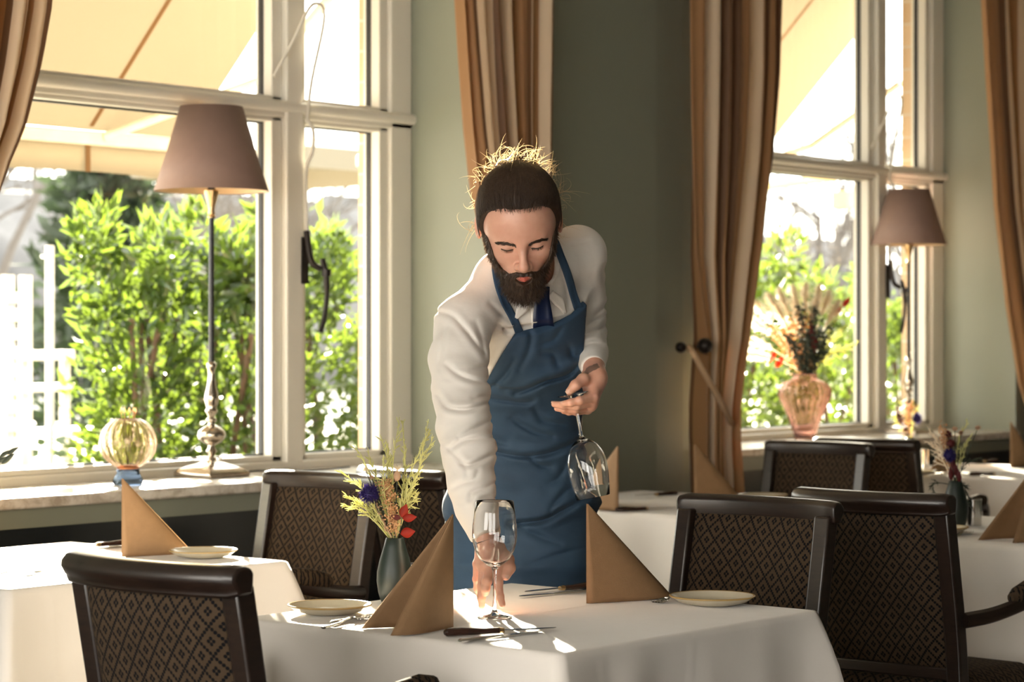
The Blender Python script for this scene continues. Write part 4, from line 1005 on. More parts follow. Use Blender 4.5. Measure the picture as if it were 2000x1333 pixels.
def np_mesh(name, V, F, mats, parent=None, mi=None, smooth_it=0):
    me = bpy.data.meshes.new(name); me.vertices.add(len(V)); me.vertices.foreach_set('co', np.asarray(V, f32).ravel())
    me.loops.add(F.size); me.loops.foreach_set('vertex_index', F.ravel().astype(np.int32)); me.polygons.add(len(F))
    me.polygons.foreach_set('loop_start', np.arange(0, F.size, F.shape[1], dtype=np.int32)); me.polygons.foreach_set('loop_total', np.full(len(F), F.shape[1], np.int32))
    for m in (mats if isinstance(mats, list) else [mats]): me.materials.append(m)
    if mi is not None: me.polygons.foreach_set('material_index', mi.astype(np.int32))
    me.polygons.foreach_set('use_smooth', np.ones(len(F), bool)); me.update(calc_edges=True); me.validate()
    o = link(name, me, parent)
    if smooth_it: md = o.modifiers.new('s', 'SMOOTH'); md.iterations = smooth_it; md.factor = .5
    return o

# ---- materials
n = NT('skin'); co = n.coord(); f = n.noise(co, 55, 4); g_ = n.noise(co, 9, 2)
n.set(color=n.mix(n.math('MULTIPLY', g_, .45), n.ramp(f, [(.3, (.60, .335, .235)), (.7, (.67, .39, .28))]), (.66, .27, .19)), rough=.42, sss=.18, sssr=(1, .35, .18), ssss=.012); n.bump(n.noise(co, 420, 2), .12, .0008); M['skin'] = n.m
M['lip'] = simple('lip', (.58, .15, .11), .35, var=.06, scale=200, sss=.15, sssr=(1, .3, .2), ssss=.006)
M['nail'] = simple('finger nail', (.74, .47, .38), .22, var=.02)
n = NT('dark brown hair'); co = n.coord(); n.set(color=n.ramp(n.noise(co, 90, 3), [(.3, (.022, .012, .007)), (.7, (.060, .032, .018))]), rough=.55)
t = n.node('ShaderNodeBsdfTranslucent'); t.inputs[0].default_value = (.75, .48, .22, 1); mx = n.node('ShaderNodeMixShader'); mx.inputs[0].default_value = .10
n.L(n.b.outputs[0], mx.inputs[1]); n.L(t.outputs[0], mx.inputs[2]); n.L(mx.outputs[0], n.out.inputs[0]); M['hair'] = n.m
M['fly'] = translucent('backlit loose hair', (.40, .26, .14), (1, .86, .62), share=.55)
n = NT('white cotton shirt'); co = n.coord(); n.set(color=(.86, .82, .76), rough=.7, sheen=.3)
t = n.node('ShaderNodeBsdfTranslucent'); t.inputs[0].default_value = (.8, .66, .52, 1); mx = n.node('ShaderNodeMixShader'); mx.inputs[0].default_value = .18
n.bump(n.noise(n.map(co, (1, 1, 1.6)), 26, 4), .25, .004); n.L(n.b.outputs[0], mx.inputs[1]); n.L(t.outputs[0], mx.inputs[2]); n.L(mx.outputs[0], n.out.inputs[0]); M['shirt'] = n.m
n = NT('blue apron canvas'); co = n.coord(); n.set(color=n.ramp(n.noise(co, 12, 4), [(.3, (.023, .049, .090)), (.7, (.031, .066, .118))]), rough=.72, sheen=.04, spec=.3)
n.bump(n.noise(n.map(co, (.7, 1, 1.8)), 30, 4), .25, .004); M['apron'] = n.m
M['tie'] = simple('navy tie', (.004, .011, .045), .4)
M['trousers'] = simple('dark trousers', (.012, .013, .018), .8)
M['leather'] = simple('black leather', (.012, .010, .010), .3)

# ---- skeleton, measured in camera-floor coordinates
shR = PP(905, 632, 4.92); shL = PP(1128, 497, 5.10); lat = shL-shR
LX = v3(1, 0, 0)
TOR = [(PP(1016, 1330, 5.33), LX, .150, .125), (PP(1018, 1100, 5.34), LX, .152, .120), (PP(1020, 985, 5.345), LX, .160, .118), (PP(1018, 880, 5.33), LX+v3(0, .06, .03), .140, .106), (PP(1018, 770, 5.26), LX+v3(0, .15, .12), .142, .108),
       (PP(1022, 660, 5.15), LX+v3(0, .3, .3), .165, .118), (PP(1028, 585, 5.07), lat, .150, .098), (PP(1032, 535, 5.04), lat, .085, .075)]
armR = [shR, PP(896, 702, 4.87), PP(900, 770, 4.81), PP(906, 835, 4.745), PP(914, 885, 4.70), PP(921, 942, 4.66), PP(931, 996, 4.625), PP(948, 1052, 4.60)]
radR = [.056, .0615, .058, .056, .053, .047, .041, .030]
armL = [shL, PP(1136, 575, 5.19), PP(1142, 650, 5.27), PP(1152, 690, 5.16), PP(1159, 722, 5.055)]
radL = [.060, .054, .049, .038, .0275]
# ---- head frame
OH = v3(.0155, 4.87, 1.532); th = math.radians(33); yw, rl = math.radians(4), math.radians(2.5)
fw_ = v3(math.sin(yw), -math.cos(th), -math.sin(th)); fw_ /= np.linalg.norm(fw_)
up_ = v3(-math.sin(rl), -math.sin(th), math.cos(th)); up_ -= fw_*(up_@fw_); up_ /= np.linalg.norm(up_); rt_ = np.cross(up_, fw_); rt_ = -rt_ if rt_[0] < 0 else rt_
HM = np.stack([rt_, fw_, up_])            # rows: local axes (x image right, y out of the face, z up the head)
def h2w(p): return OH+np.asarray(p, float)@HM
def w2h(P): return (P-OH.astype(f32))@HM.T.astype(f32)
def head_local(p):
    ax = np.abs(p[:, 0]); q = np.stack([ax, p[:, 1], p[:, 2]], 1)
    d = ell(p, (0, -.014, .034), (.076, .097, .085))
    d = smin(d, ell(p, (0, .026, .006), (.069, .062, .080)), .03)
    d = smin(d, ell(p, (0, .028, -.058), (.052, .054, .052)), .03)
    d = smin(d, ell(q, (.036, .054, -.026), (.026, .022, .020)), .022)
    d = smin(d, ell(p, (0, .062, -.094), (.024, .022, .022)), .02)
    d = smin(d, rcone(q, (.005, .081, .011), (.040, .071, .016), .0098, .0075), .012)
    d = smax(d, -ell(q, (.031, .097, -.002), (.019, .017, .0125)), .014)
    d = smin(d, ell(q, (.031, .0705, -.002), (.0150, .0140, .0125)), .005)
    d = smax(d, -rcone(q, (.018, .0900, .0065), (.042, .0840, .0065), .0012, .0012), .006)     # lid crease
    d = smin(d, rcone(p, (0, .081, .012), (0, .1095, -.030), .0070, .0088), .010)
    d = smin(d, ell(p, (0, .1095, -.0350), (.0112, .0110, .0100)), .008)
    d = smin(d, ell(q, (.0125, .0985, -.0390), (.0078, .0095, .0078)), .006)
    d = smax(d, -ell(q, (.0062, .1040, -.0475), (.0036, .0052, .0030)), .003)
    d = smin(d, ell(p, (0, .074, -.062), (.030, .020, .024)), .018)
    d = smin(d, rcone(q, (0, .0945, -.0655), (.0165, .0865, -.0680), .0042, .0020), .004)
    d = smin(d, rcone(q, (0, .0935, -.0740), (.014, .0865, -.0710), .0052, .0025), .004)
    e = ell(q-np.stack([np.zeros_like(ax), (q[:, 2]+.008)*.25, np.zeros_like(ax)], 1)*0, (.0865, -.016, -.001), (.0080, .015, .029))
    e = smax(e, -ell(q, (.0925, -.008, .001), (.0060, .010, .020)), .004); d = smin(d, e, .004)
    return d
neck = [PP(1034, 545, 5.05), h2w((0, -.035, -.06))]
def f_head(P):
    d = head_local(w2h(P)); return smin(d, rcone(P, neck[0], neck[1], .062, .056), .02)
# ---- hands: (points, radii)
Rw, Rw2 = PP(946, 1035, 4.605), PP(957, 1072, 4.60)
HR = [([PP(974, 1104, 4.578), PP(973, 1140, 4.553), PP(976, 1166, 4.540), PP(980.5, 1181, 4.536)], [.0102, .0090, .0080, .0070]),
      ([PP(958, 1106, 4.568), PP(951, 1136, 4.545), PP(948, 1150, 4.545), PP(948, 1158, 4.552)], [.0105, .0095, .0088, .0075]),
      ([PP(944, 1106, 4.575), PP(941, 1146, 4.562), PP(940, 1168, 4.560), PP(941, 1184, 4.562)], [.0100, .0086, .0078, .0068]),
      ([PP(933, 1102, 4.590), PP(931, 1132, 4.592), PP(932, 1150, 4.600), PP(936, 1164, 4.608)], [.0092, .0076, .0068, .0060]),
      ([PP(972, 1076, 4.602), PP(991, 1094, 4.590), PP(995, 1110, 4.575), PP(988, 1126, 4.562)], [.0135, .0130, .0115, .0090])]
Lw, Lw2 = PP(1160, 712, 5.08), PP(1161, 738, 5.03)
HL = [([PP(1159, 776, 4.985), PP(1132, 783, 4.958), PP(1115, 787, 4.956), PP(1102, 789, 4.962)], [.0108, .0092, .0082, .0070]),
      ([PP(1157, 786, 5.000), PP(1126, 793, 4.972), PP(1100, 792, 4.972), PP(1083, 790, 4.978)], [.0108, .0094, .0082, .0070]),
      ([PP(1153, 795, 5.018), PP(1124, 800.5, 4.992), PP(1102, 800, 4.990), PP(1088, 798, 4.994)], [.0100, .0086, .0078, .0068]),
      ([PP(1148, 801, 5.036), PP(1126, 805, 5.018), PP(1111, 805, 5.016), PP(1101, 804, 5.018)], [.0092, .0076, .0068, .0060]),
      ([PP(1156, 738, 5.025), PP(1139, 742, 4.990), PP(1124, 753, 4.972), PP(1113, 765, 4.968)], [.0150, .0130, .0112, .0092])]
def f_hand(P, fing, w0, w1, side):
    d = rcone(P, w0, w1, .0245, .0255); palm = None
    for k, (pt, rd) in enumerate(fing[:4]):
        e = rcone(P, w1+(pt[0]-w1)*.12, pt[0], .0150, rd[0]+.0012); palm = e if palm is None else smin(palm, e, .014)
    palm = smin(palm, rcone(P, w1, (fing[1][0][0]+fing[2][0][0])/2, .020, .0105), .014); d = smin(d, palm, .02)
    t = chain(P, [w1]+fing[4][0], [.018]+fing[4][1], .006); d = smin(d, t, .012)
    for pt, rd in fing[:4]:
        e = None
        for i in range(3):
            c = rcone(P, pt[i], pt[i+1], rd[i], rd[i+1]); e = c if e is None else smin(e, c, .003)
        for i in (1, 2): e = smin(e, rcone(P, pt[i], pt[i]+1e-4, rd[i]*1.06, rd[i]*1.06), .003)
        d = smin(d, e, .0032)
    return d
f_handR = lambda P: f_hand(P, HR, Rw, Rw2, 1)
f_handL = lambda P: f_hand(P, HL, Lw, Lw2, -1)
# ---- clothes
# fold lines, traced over the cloth as seen from the front: (points, depth factor)
FOLD_S = [([(842, 609), (881, 616), (910, 645), (946, 693)], 1.0), ([(953, 717), (921, 722)], .7), ([(952, 747), (928, 744), (894, 731), (872, 713)], 1.1), ([(955, 774), (926, 779)], 1.0), ([(957, 785), (932, 796), (905, 801), (874, 796), (854, 771)], 1.2),
    ([(958, 823), (928, 837), (896, 855)], 1.1), ([(960, 857), (924, 858), (898, 864), (879, 878)], 1.2), ([(968, 886), (955, 892), (938, 901), (918, 909), (900, 907)], 1.2), ([(965, 944), (949, 954), (924, 962), (918, 975)], .9), ([(972, 975), (949, 973), (931, 985)], 1.0),
    ([(934, 921), (926, 937), (904, 944), (883, 954)], .7), ([(868, 640), (862, 680), (858, 720)], .5), ([(973, 634), (998, 650)], 1.0), ([(959, 594), (982, 616)], .8), ([(948, 698), (940, 660), (930, 630)], .5), ([(866, 868), (905, 905), (912, 930)], .6),
    ([(1184, 598), (1160, 618)], 1.0), ([(1182, 616), (1142, 639)], .8), ([(1178, 672), (1156, 670), (1134, 679)], 1.0), ([(1186, 636), (1156, 650), (1136, 659)], .9), ([(1184, 575), (1176, 540), (1180, 520)], .6), ([(1092, 500), (1105, 560), (1112, 600)], .5), ([(1150, 470), (1110, 480)], .4)]
FOLD_A = [([(1022, 640), (1037, 652), (1033, 686), (1014, 722)], .8), ([(1138, 700), (1111, 731), (1066, 745), (1037, 758), (1007, 769)], 1.6), ([(950, 778), (985, 783), (1025, 787), (1040, 784)], 1.2), ([(1059, 690), (1080, 693), (1089, 713)], .9), ([(1112, 680), (1120, 697), (1136, 692)], 1.0),
    ([(1003, 654), (974, 688), (962, 706)], .6), ([(1005, 704), (985, 735), (956, 760)], .8), ([(960, 881), (1002, 890), (1032, 892), (1069, 887), (1098, 877), (1132, 860)], 1.7), ([(1032, 893), (1054, 909), (1076, 912)], 1.0), ([(1000, 818), (1012, 827), (1044, 845), (1079, 852)], .9),
    ([(1000, 1022), (1012, 1023), (1064, 1016), (1108, 993), (1146, 974)], 1.9), ([(1075, 996), (1101, 964), (1113, 956)], .9), ([(1014, 1028), (1051, 1048), (1093, 1063)], .8), ([(958, 856), (990, 870)], .7), ([(1030, 1105), (1090, 1085), (1140, 1070)], .6), ([(1045, 800), (1060, 822), (1100, 830)], .7), ([(1098, 640), (1080, 665), (1050, 675)], .5), ([(1110, 900), (1090, 935), (1060, 950)], .5)]
FX0, FY0, FW, FH = 800, 400, 420, 820
def fold_map(lines, w):
    yy, xx = np.mgrid[FY0:FY0+FH, FX0:FX0+FW].astype(f32); out = np.zeros_like(xx)
    for pts, a in lines:
        q = [(p.x, p.y) for p in spline([(x, y, 0) for x, y in pts], 5)]; n_ = len(q)-1; best = np.full_like(xx, 1e9); tt = np.zeros_like(xx)
        for i in range(n_):
            x0, y0 = q[i]; ex, ey = q[i+1][0]-x0, q[i+1][1]-y0; t = np.clip(((xx-x0)*ex+(yy-y0)*ey)/(ex*ex+ey*ey+1e-9), 0, 1); dd = (xx-x0-ex*t)**2+(yy-y0-ey*t)**2; m_ = dd < best; best = np.where(m_, dd, best); tt = np.where(m_, (i+t)/n_, tt)
        d = np.sqrt(best); f_ = a*(.45+.55*np.sin(math.pi*np.clip(tt, .02, .98))); out += f_*(np.exp(-(d/w)**2)-.50*np.exp(-((d-2.4*w)/(1.7*w))**2))
    return out
MAP_S, MAP_A = fold_map(FOLD_S, 4.2), fold_map(FOLD_A, 5.0)
MAP_B = [None]
def fold_at(m_, P):
    x, y = pix(P); x = np.clip(x-FX0, 0, FW-1.01); y = np.clip(y-FY0, 0, FH-1.01); i, j = x.astype(int), y.astype(int); a, b = x-i, y-j
    return (m_[j, i]*(1-a)+m_[j, i+1]*a)*(1-b)+(m_[j+1, i]*(1-a)+m_[j+1, i+1]*a)*b
def pix(P):
    return 1000+FPX*P[:, 0]/P[:, 1], HY-FPX*(P[:, 2]-CH)/P[:, 1]
axR = (armR[-1]-armR[0]); axR /= np.linalg.norm(axR)
endR, dR = PP(951, 1050, 4.603), (armR[-1]-armR[-2])/np.linalg.norm(armR[-1]-armR[-2])
endL, dL = PP(1159, 718, 5.065), (armL[-1]-armL[-2])/np.linalg.norm(armL[-1]-armL[-2])
def folds(P, axis, along, around, seed):
    a = np.asarray(axis, f32); s_ = P@a; q = P-s_[:, None]*a
    Q = q*f32(around)+a*(s_*f32(along)+0)[:, None]; w_ = vn(P, (7, 7, 7), seed)*2.2
    n1 = vn(Q+w_[:, None]*a, (1, 1, 1), seed+3); return 2.1*np.sqrt((2*n1-1)**2+.02)-.72
def trunk(P, grow=0.0): return sections(P, TOR, .03, grow)
def shoulders(P, grow=0.0):
    d = rcone(P, PP(985, 548, 5.03), shR+v3(0, 0, -.002), .055+grow, .056+grow); d = smin(d, rcone(P, PP(1075, 515, 5.06), shL, .058+grow, .060+grow), .03)
    return smin(d, rcone(P, PP(985, 548, 5.03), PP(1075, 515, 5.06), .066+grow, .066+grow), .03)
def f_shirt(P):
    t = smin(trunk(P), shoulders(P), .04)
    t = t+.032*fold_at(MAP_B[0], P)*(P[:, 1] < 5.3)
    t = smax(t, f32(.86)-P[:, 2], .01)
    ar = chain(P, armR, radR, .012); hR = np.clip((f32(1.33)-P[:, 2])/.12, 0, 1)
    m1 = np.clip(vn(P, (9, 9, 9), 41)*2.4-.7, 0, 1); u1 = axR+v3(.55, 0, .25); u1 /= np.linalg.norm(u1); u2 = axR+v3(-.6, .2, 0); u2 /= np.linalg.norm(u2)
    fr_ = m1*folds(P, u1, 21, 6, 1)+(1-m1)*folds(P, u2, 19, 6, 6); hR = hR*.75+.25; ar = ar-(.0040*hR*fr_+.0015*folds(P, u2, 36, 14, 9)*hR)
    ar = smax(ar, (P-endR.astype(f32))@dR.astype(f32), .004)
    al = chain(P, armL, radL, .012); hL = np.clip((f32(1.46)-P[:, 2])/.1, 0, 1); al = al-.0030*hL*folds(P, (0.45, 0, -.89), 18, 6, 5)
    al = smax(al, (P-endL.astype(f32))@dL.astype(f32), .003)
    t = t-.0045*folds(P, (.75, 0, .66), 12, 4, 13)*np.clip((f32(1.43)-P[:, 2])/.1, 0, 1)
    d = smin(t, ar, .028); d = smin(d, al, .022); d = d+.0052*fold_at(MAP_S, P)
    # collar stand and opening for the neck
    c0, c1 = neck[0].astype(f32), neck[1].astype(f32); ax = (c1-c0)/np.linalg.norm(c1-c0); s_ = (P-c0)@ax; q = P-c0-s_[:, None]*ax; r_ = np.sqrt((q*q).sum(1))
    col = np.maximum(np.abs(r_-(.068+.004*np.sin(s_*40)))-.0035, np.abs(s_-.028)-.024); d = smin(d, col, .008)
    return smax(d, -np.maximum(r_-.0635, .004-s_), .003)
def pix(P):
    return 1000+FPX*P[:, 0]/P[:, 1], HY-FPX*(P[:, 2]-CH)/P[:, 1]
def poly_sd(x, y, poly):
    d = np.full(x.shape, 1e9, f32); s_ = np.ones(x.shape, f32); n_ = len(poly)
    for i in range(n_):
        x0, y0 = poly[i]; x1, y1 = poly[(i+1) % n_]; ex, ey = x1-x0, y1-y0; wx, wy = x-x0, y-y0; t = np.clip((wx*ex+wy*ey)/(ex*ex+ey*ey), 0, 1)
        d = np.minimum(d, (wx-ex*t)**2+(wy-ey*t)**2); c1 = y >= y0; c2 = y < y1; c3 = ex*wy > ey*wx
        s_ = np.where((c1 & c2 & c3) | (~c1 & ~c2 & ~c3), -s_, s_)
    return np.sqrt(d)*s_
BIB = [(1006, 651), (1030, 644), (1076, 634), (1115, 614), (1138, 588), (1146, 596), (1143, 640), (1139, 700), (1141, 800), (1156, 880), (1178, 975), (1178, 1700), (860, 1700), (862, 955), (905, 880), (925, 800), (952, 742), (975, 700)]
_yy, _xx = np.mgrid[FY0:FY0+FH, FX0:FX0+FW].astype(f32); MAP_B[0] = np.clip(-poly_sd(_xx.ravel(), _yy.ravel(), BIB).reshape(FH, FW)/8, 0, 1)
APR = [(c, r, a+.006+(.012 if i < 2 else 0), b+.008+(.012 if i < 2 else 0)) for i, (c, r, a, b) in enumerate(TOR)]
APR[0] = (PP(1016, 1560, 5.33), LX, .175, .150)
def f_apron(P):
    x, y = pix(P); d = sections(P, APR[:7], .03)
    w_ = np.clip((y-690)/80, 0, 1); fo = .0085*folds(P, (.22, 0, .975), 10.5, 3.2, 21)+.0045*folds(P, (-.5, 0, .86), 17, 5, 27)
    zone = np.exp(-((y-900)/130)**2)*.9+.30; d = d+.0062*fold_at(MAP_A, P)-fo*.55*zone*w_-.0020*folds(P, (.75, 0, .66), 12, 4.5, 31)
    ledge = np.exp(-np.clip((y-1002-(x-1010)*-.12)/9, -8, 8)**2)*0      # hem line where the fold-over ends
    top = np.clip((1008-.10*(x-1010)-y)/10, 0, 1)*np.clip((y-830)/40, 0, 1); d = d-.0045*top
    sh = d-.0065
    b = poly_sd(x, y, BIB)/f32(900); back = P[:, 1]-np.where(y > 930, f32(5.40), f32(5.27)+(f32(880)-np.clip(y, 560, 880))*f32(-.00056)); 
    return np.maximum(smax(sh, b, .003), back)
def f_trousers(P):
    hipz = [PP(960, 1010, 5.33), PP(1075, 1010, 5.35)]
    d = sections(P, [(c, r, a-.012, b-.010) for c, r, a, b in TOR[1:4]], .03)
    for sgn, X in ((-1, -.085), (1, .105)):
        d = smin(d, chain(P, [v3(X*.8, 5.34, .86), v3(X, 5.31, .50), v3(X, 5.36, .09)], [.088, .062, .056], .02), .03)
    return smax(smax(d, f32(.07)-P[:, 2], .004), P[:, 2]-f32(.98), .004)
def f_shoe(P, X): 
    d = smin(ell(P, (X, 5.26, .045), (.046, .13, .05)), ell(P, (X, 5.36, .06), (.044, .07, .065)), .03); return smax(d, f32(.002)-P[:, 2], .004)
def f_body(P):
    d = smin(trunk(P, -.016), shoulders(P, -.016), .03)
    d = smin(d, chain(P, armR[:-1]+[Rw], [r*.74 for r in radR[:-1]]+[.023], .01), .02); d = smin(d, chain(P, armL[:-1]+[Lw], [r*.74 for r in radL[:-1]]+[.023], .01), .02)
    for X in (-.085, .105): d = smin(d, chain(P, [v3(X*.8, 5.34, .86), v3(X, 5.31, .50), v3(X, 5.36, .06)], [.078, .052, .038], .02), .03)
    return smin(d, rcone(P, neck[0], neck[1], .056, .052), .02)

PX0, PY0 = .02, 5.33
person = thing('person', 'bearded waiter with tied back hair, white shirt and blue apron, leaning over the front table', 'person', tuple(cf(PX0, PY0, 0)), math.radians(HEAD))
OFFS = v3(PX0, PY0, 0)
def pm(name, f, lo, hi, h, mat, parent=person, sm=0):
    V, F = mesh_sdf(f, lo, hi, h); return np_mesh(name, V-OFFS, F, mat, parent, smooth_it=sm)
# body: one mesh, finest on head and hands
parts_ = [(f_head, h2w((0, 0, 0))-.20, h2w((0, 0, 0))+.20, .0017), (f_handR, np.min([Rw, Rw2]+[p for a, _ in HR for p in a], 0)-.04, np.max([Rw, Rw2]+[p for a, _ in HR for p in a], 0)+.04, .0013),
          (f_handL, np.min([Lw, Lw2]+[p for a, _ in HL for p in a], 0)-.04, np.max([Lw, Lw2]+[p for a, _ in HL for p in a], 0)+.04, .0013), (f_body, (-.32, 4.4, 0.02), (.36, 5.6, 1.62), .008)]
Vs, Fs, off_ = [], [], 0
for f, lo, hi, h in parts_:
    V, F = mesh_sdf(f, lo, hi, h); Vs.append(V); Fs.append(F+off_); off_ += len(V)
V = np.concatenate(Vs); F = np.concatenate(Fs); cen = V[F].mean(1).astype(f32); cl = w2h(cen); q = np.stack([np.abs(cl[:, 0]), cl[:, 1], cl[:, 2]], 1)
lipm = (np.minimum(rcone(q, (0, .0945, -.0660), (.0165, .0870, -.0685), .0056, .0026), rcone(q, (0, .0935, -.0740), (.014, .0870, -.0712), .0068, .0036)) < 0) & (cl[:, 1] > .08)
cx_, cy_ = pix(cen); ink = (poly_sd(cx_, cy_, [(1138, 728), (1150, 716), (1166, 710), (1172, 718), (1160, 724), (1148, 731)])+2.2*(vn(cen, (160, 160, 160), 5)-.5) < 0) & (cen[:, 1] < 5.06)
M['ink'] = simple('faded wrist tattoo', (.20, .115, .085), .5)
body = np_mesh('body', V-OFFS, F, [M['skin'], M['lip'], M['ink']], person, mi=lipm.astype(int)+2*ink.astype(int))
# nails
def nail(fing, k, upv, nm):
    pt, rd = fing[k]; a, b = pt[-2], pt[-1]; d = (b-a)/np.linalg.norm(b-a); u = np.asarray(upv, float); u = u-d*(u@d); u /= np.linalg.norm(u); s_ = np.cross(d, u); r = rd[-1]
    vs, fs = [], []
    for i in range(5):
        for j in range(5):
            y = (j-2)/2; x = (i/4-.45)*r*1.9; ww = r*.62*(1-.25*abs(i/4-.5)); vs.append(b+d*(x-.0005)+s_*(y*ww)+u*(r*(1.02-.28*y*y)-.12*r*(i/4)**2+.0002)-OFFS)
    for i in range(4):
        for j in range(4): q_ = i*5+j; fs.append((q_, q_+1, q_+6, q_+5))
    MB().add(vs, fs).build(nm, M['nail'], body, angle=0)
for k in (0, 1): nail(HL, k, (0, -.5, .85), 'nail')
nail(HL, 4, (-.2, -.8, .4), 'nail'); nail(HR, 4, (.5, -.85, 0), 'nail')
pm('shirt', f_shirt, (-.36, 4.45, .80), (.40, 5.60, 1.62), .0028, M['shirt'])
pm('apron', f_apron, (-.30, 4.95, .44), (.32, 5.62, 1.42), .0028, M['apron'])
pm('trousers', f_trousers, (-.32, 5.1, .03), (.34, 5.6, 1.0), .007, M['trousers'])
for X in (-.085, .105): pm('shoe', lambda P, X=X: f_shoe(P, X), (X-.07, 5.08, -.01), (X+.07, 5.48, .16), .005, M['leather'])
# ribbons laid on the shirt: find the cloth along a line of sight, then build there
def hit(px, py, f=f_shirt, a=4.4, b=5.5):
    Y = np.arange(a, b, .003); P = np.stack([(px-1000)/FPX*Y, Y, CH-(py-HY)/FPX*Y], 1).astype(f32); d = f(P); i = int(np.argmax(d < 0)) if (d < 0).any() else len(Y)-1
    t = d[i-1]/(d[i-1]-d[i]+1e-9) if i else 0; return PP(px, py, Y[max(i-1, 0)]+.003*float(np.clip(t, 0, 1)))
def ribbon(name, path, widths, mat, lift=.004, nrow=5, thick=.0025, f=f_shirt, flat=True):
    pts = [Vector(p) for p in spline([(x, y, 0) for x, y in path], 6)]; vs, fs = [], []
    for i, p in enumerate(pts):
        t = i/(len(pts)-1); w_ = float(np.interp(t, np.linspace(0, 1, len(widths)), widths)); d = (pts[min(i+1, len(pts)-1)]-pts[max(i-1, 0)]).normalized(); s_ = Vector((-d.y, d.x, 0))
        H_ = [hit(p.x+s_.x*w_*k, p.y+s_.y*w_*k, f) for k in np.linspace(-.5, .5, nrow)]; Y0 = min(h[1] for h in H_)
        for k, h_ in zip(np.linspace(-.5, .5, nrow), H_):
            Y = min(h_[1], Y0+.012) if flat else h_[1]; vs.append(PP(p.x+s_.x*w_*k, p.y+s_.y*w_*k, Y-lift)-OFFS)
    for i in range(len(pts)-1):
        for k in range(nrow-1): q_ = i*nrow+k; fs.append((q_, q_+1, q_+nrow+1, q_+nrow))
    return MB().add(vs, fs).build(name, mat, person, solid=thick, angle=0)
ribbon('tie', [(1062, 560), (1060, 585), (1060, 610), (1062, 645)], [22, 27, 36, 42], M['tie'], .006)
ribbon('apron_strap', [(1017, 656), (1004, 625), (985, 588), (973, 553), (968, 520), (975, 500)], [17, 15, 15, 15, 15, 14], M['apron'], .006)
ribbon('apron_strap', [(1132, 610), (1120, 575), (1108, 535), (1095, 500), (1083, 470), (1070, 455)], [16, 15, 15, 14, 14, 13], M['apron'], .006)
for pth, wd in (([(1036, 582), (1022, 600), (1008, 622)], [20, 26, 5]), ([(1075, 575), (1092, 590), (1104, 612)], [18, 22, 4])): ribbon('collar_flap', pth, wd, M['shirt'], .009, thick=.003)
ribbon('placket', [(1044, 600), (1046, 625), (1048, 650)], [16, 17, 17], M['shirt'], .004, thick=.002)
# bracelet round the right wrist
m = MB(); c = PP(952, 1057, 4.603); d = (Rw2-Rw); d /= np.linalg.norm(d); a = np.cross(d, v3(0, 1, 0)); a /= np.linalg.norm(a); b = np.cross(d, a)
pts = [c+(a*math.cos(t)+b*math.sin(t))*.0275-OFFS for t in np.linspace(0, 2*math.pi, 40)]; m.tube(pts, .0013, 6).build('bracelet', M['black'], person)

# ---- hair, beard, brows
def grad(f, P, e=.0008):
    g_ = np.stack([f(P+np.array(o, f32)*e)-f(P-np.array(o, f32)*e) for o in ((1, 0, 0), (0, 1, 0), (0, 0, 1))], 1); return g_/(np.linalg.norm(g_, axis=1, keepdims=True)+1e-9)
def skull(p):
    d = ell(p, (0, -.014, .034), (.076, .097, .085)); d = smin(d, ell(p, (0, .026, .006), (.069, .062, .080)), .03); return smin(d, ell(p, (0, -.045, -.01), (.060, .055, .06)), .03)
def hairline(p):      # >0 where hair grows
    ax = np.abs(p[:, 0]); y, z = p[:, 1], p[:, 2]
    zl = np.interp(y, [-.12, -.06, -.038, -.028, .004, .010, .018, .026, .036, .048, .060, .09], [-.075, -.062, -.035, .022, .028, .010, -.008, .030, .058, .072, .080, .083]).astype(f32)
    return z-zl-.002*(vn(p, (300, 1, 1), 2)-.5)
BUN = (.004, -.090, .092)
def f_hair_l(p):
    st = vn(p, (260, 14, 60), 3)-.5
    hl_ = hairline(p); th_ = .0015+(.0085+.004*np.clip((p[:, 2]-.03)/.08, 0, 1)+.003*np.clip(.5-p[:, 1]/.05, 0, 1))*np.clip(hl_/.030, 0, 1)**.6; d = skull(p)-th_-.0020*st*np.clip(hl_/.02, 0, 1)
    d = smax(d, -hairline(p)*.7+.001, .006)
    bun = ell(p, BUN, (.044, .031, .026))-.004*(vn(p, (90, 90, 90), 4)-.5)-.0035*np.sin(p[:, 0]*150+p[:, 2]*120); return smin(d, bun, .012)
def f_hair(P): return f_hair_l(w2h(P))
hb = h2w((0, 0, .04)); hair = pm('hair', f_hair, hb-.20, hb+.20, .0017, M['hair'])
def ribs(L, wd):     # strands (list of (n,3) arrays, head-local) -> triangles mesh data
    vs, fs = [], []
    for S_ in L:
        n_ = len(S_); W_ = h2w(S_); t = np.gradient(W_, axis=0); s_ = np.cross(t, v3(0, 1, .3)); s_ /= (np.linalg.norm(s_, axis=1, keepdims=True)+1e-9); u = np.cross(t, s_); u /= (np.linalg.norm(u, axis=1, keepdims=True)+1e-9)
        w_ = wd*np.linspace(1, .25, n_)[:, None]; b0 = len(vs)
        for k in range(n_): vs += [W_[k]-s_[k]*w_[k]-OFFS, W_[k]+s_[k]*w_[k]-OFFS, W_[k]+u[k]*w_[k]*1.5-OFFS]
        for k in range(n_-1):
            for e in range(3): a_, c_ = b0+3*k+e, b0+3*k+(e+1) % 3; fs.append((a_, c_, c_+3, a_+3))
    return vs, fs
rg = np.random.default_rng(9)
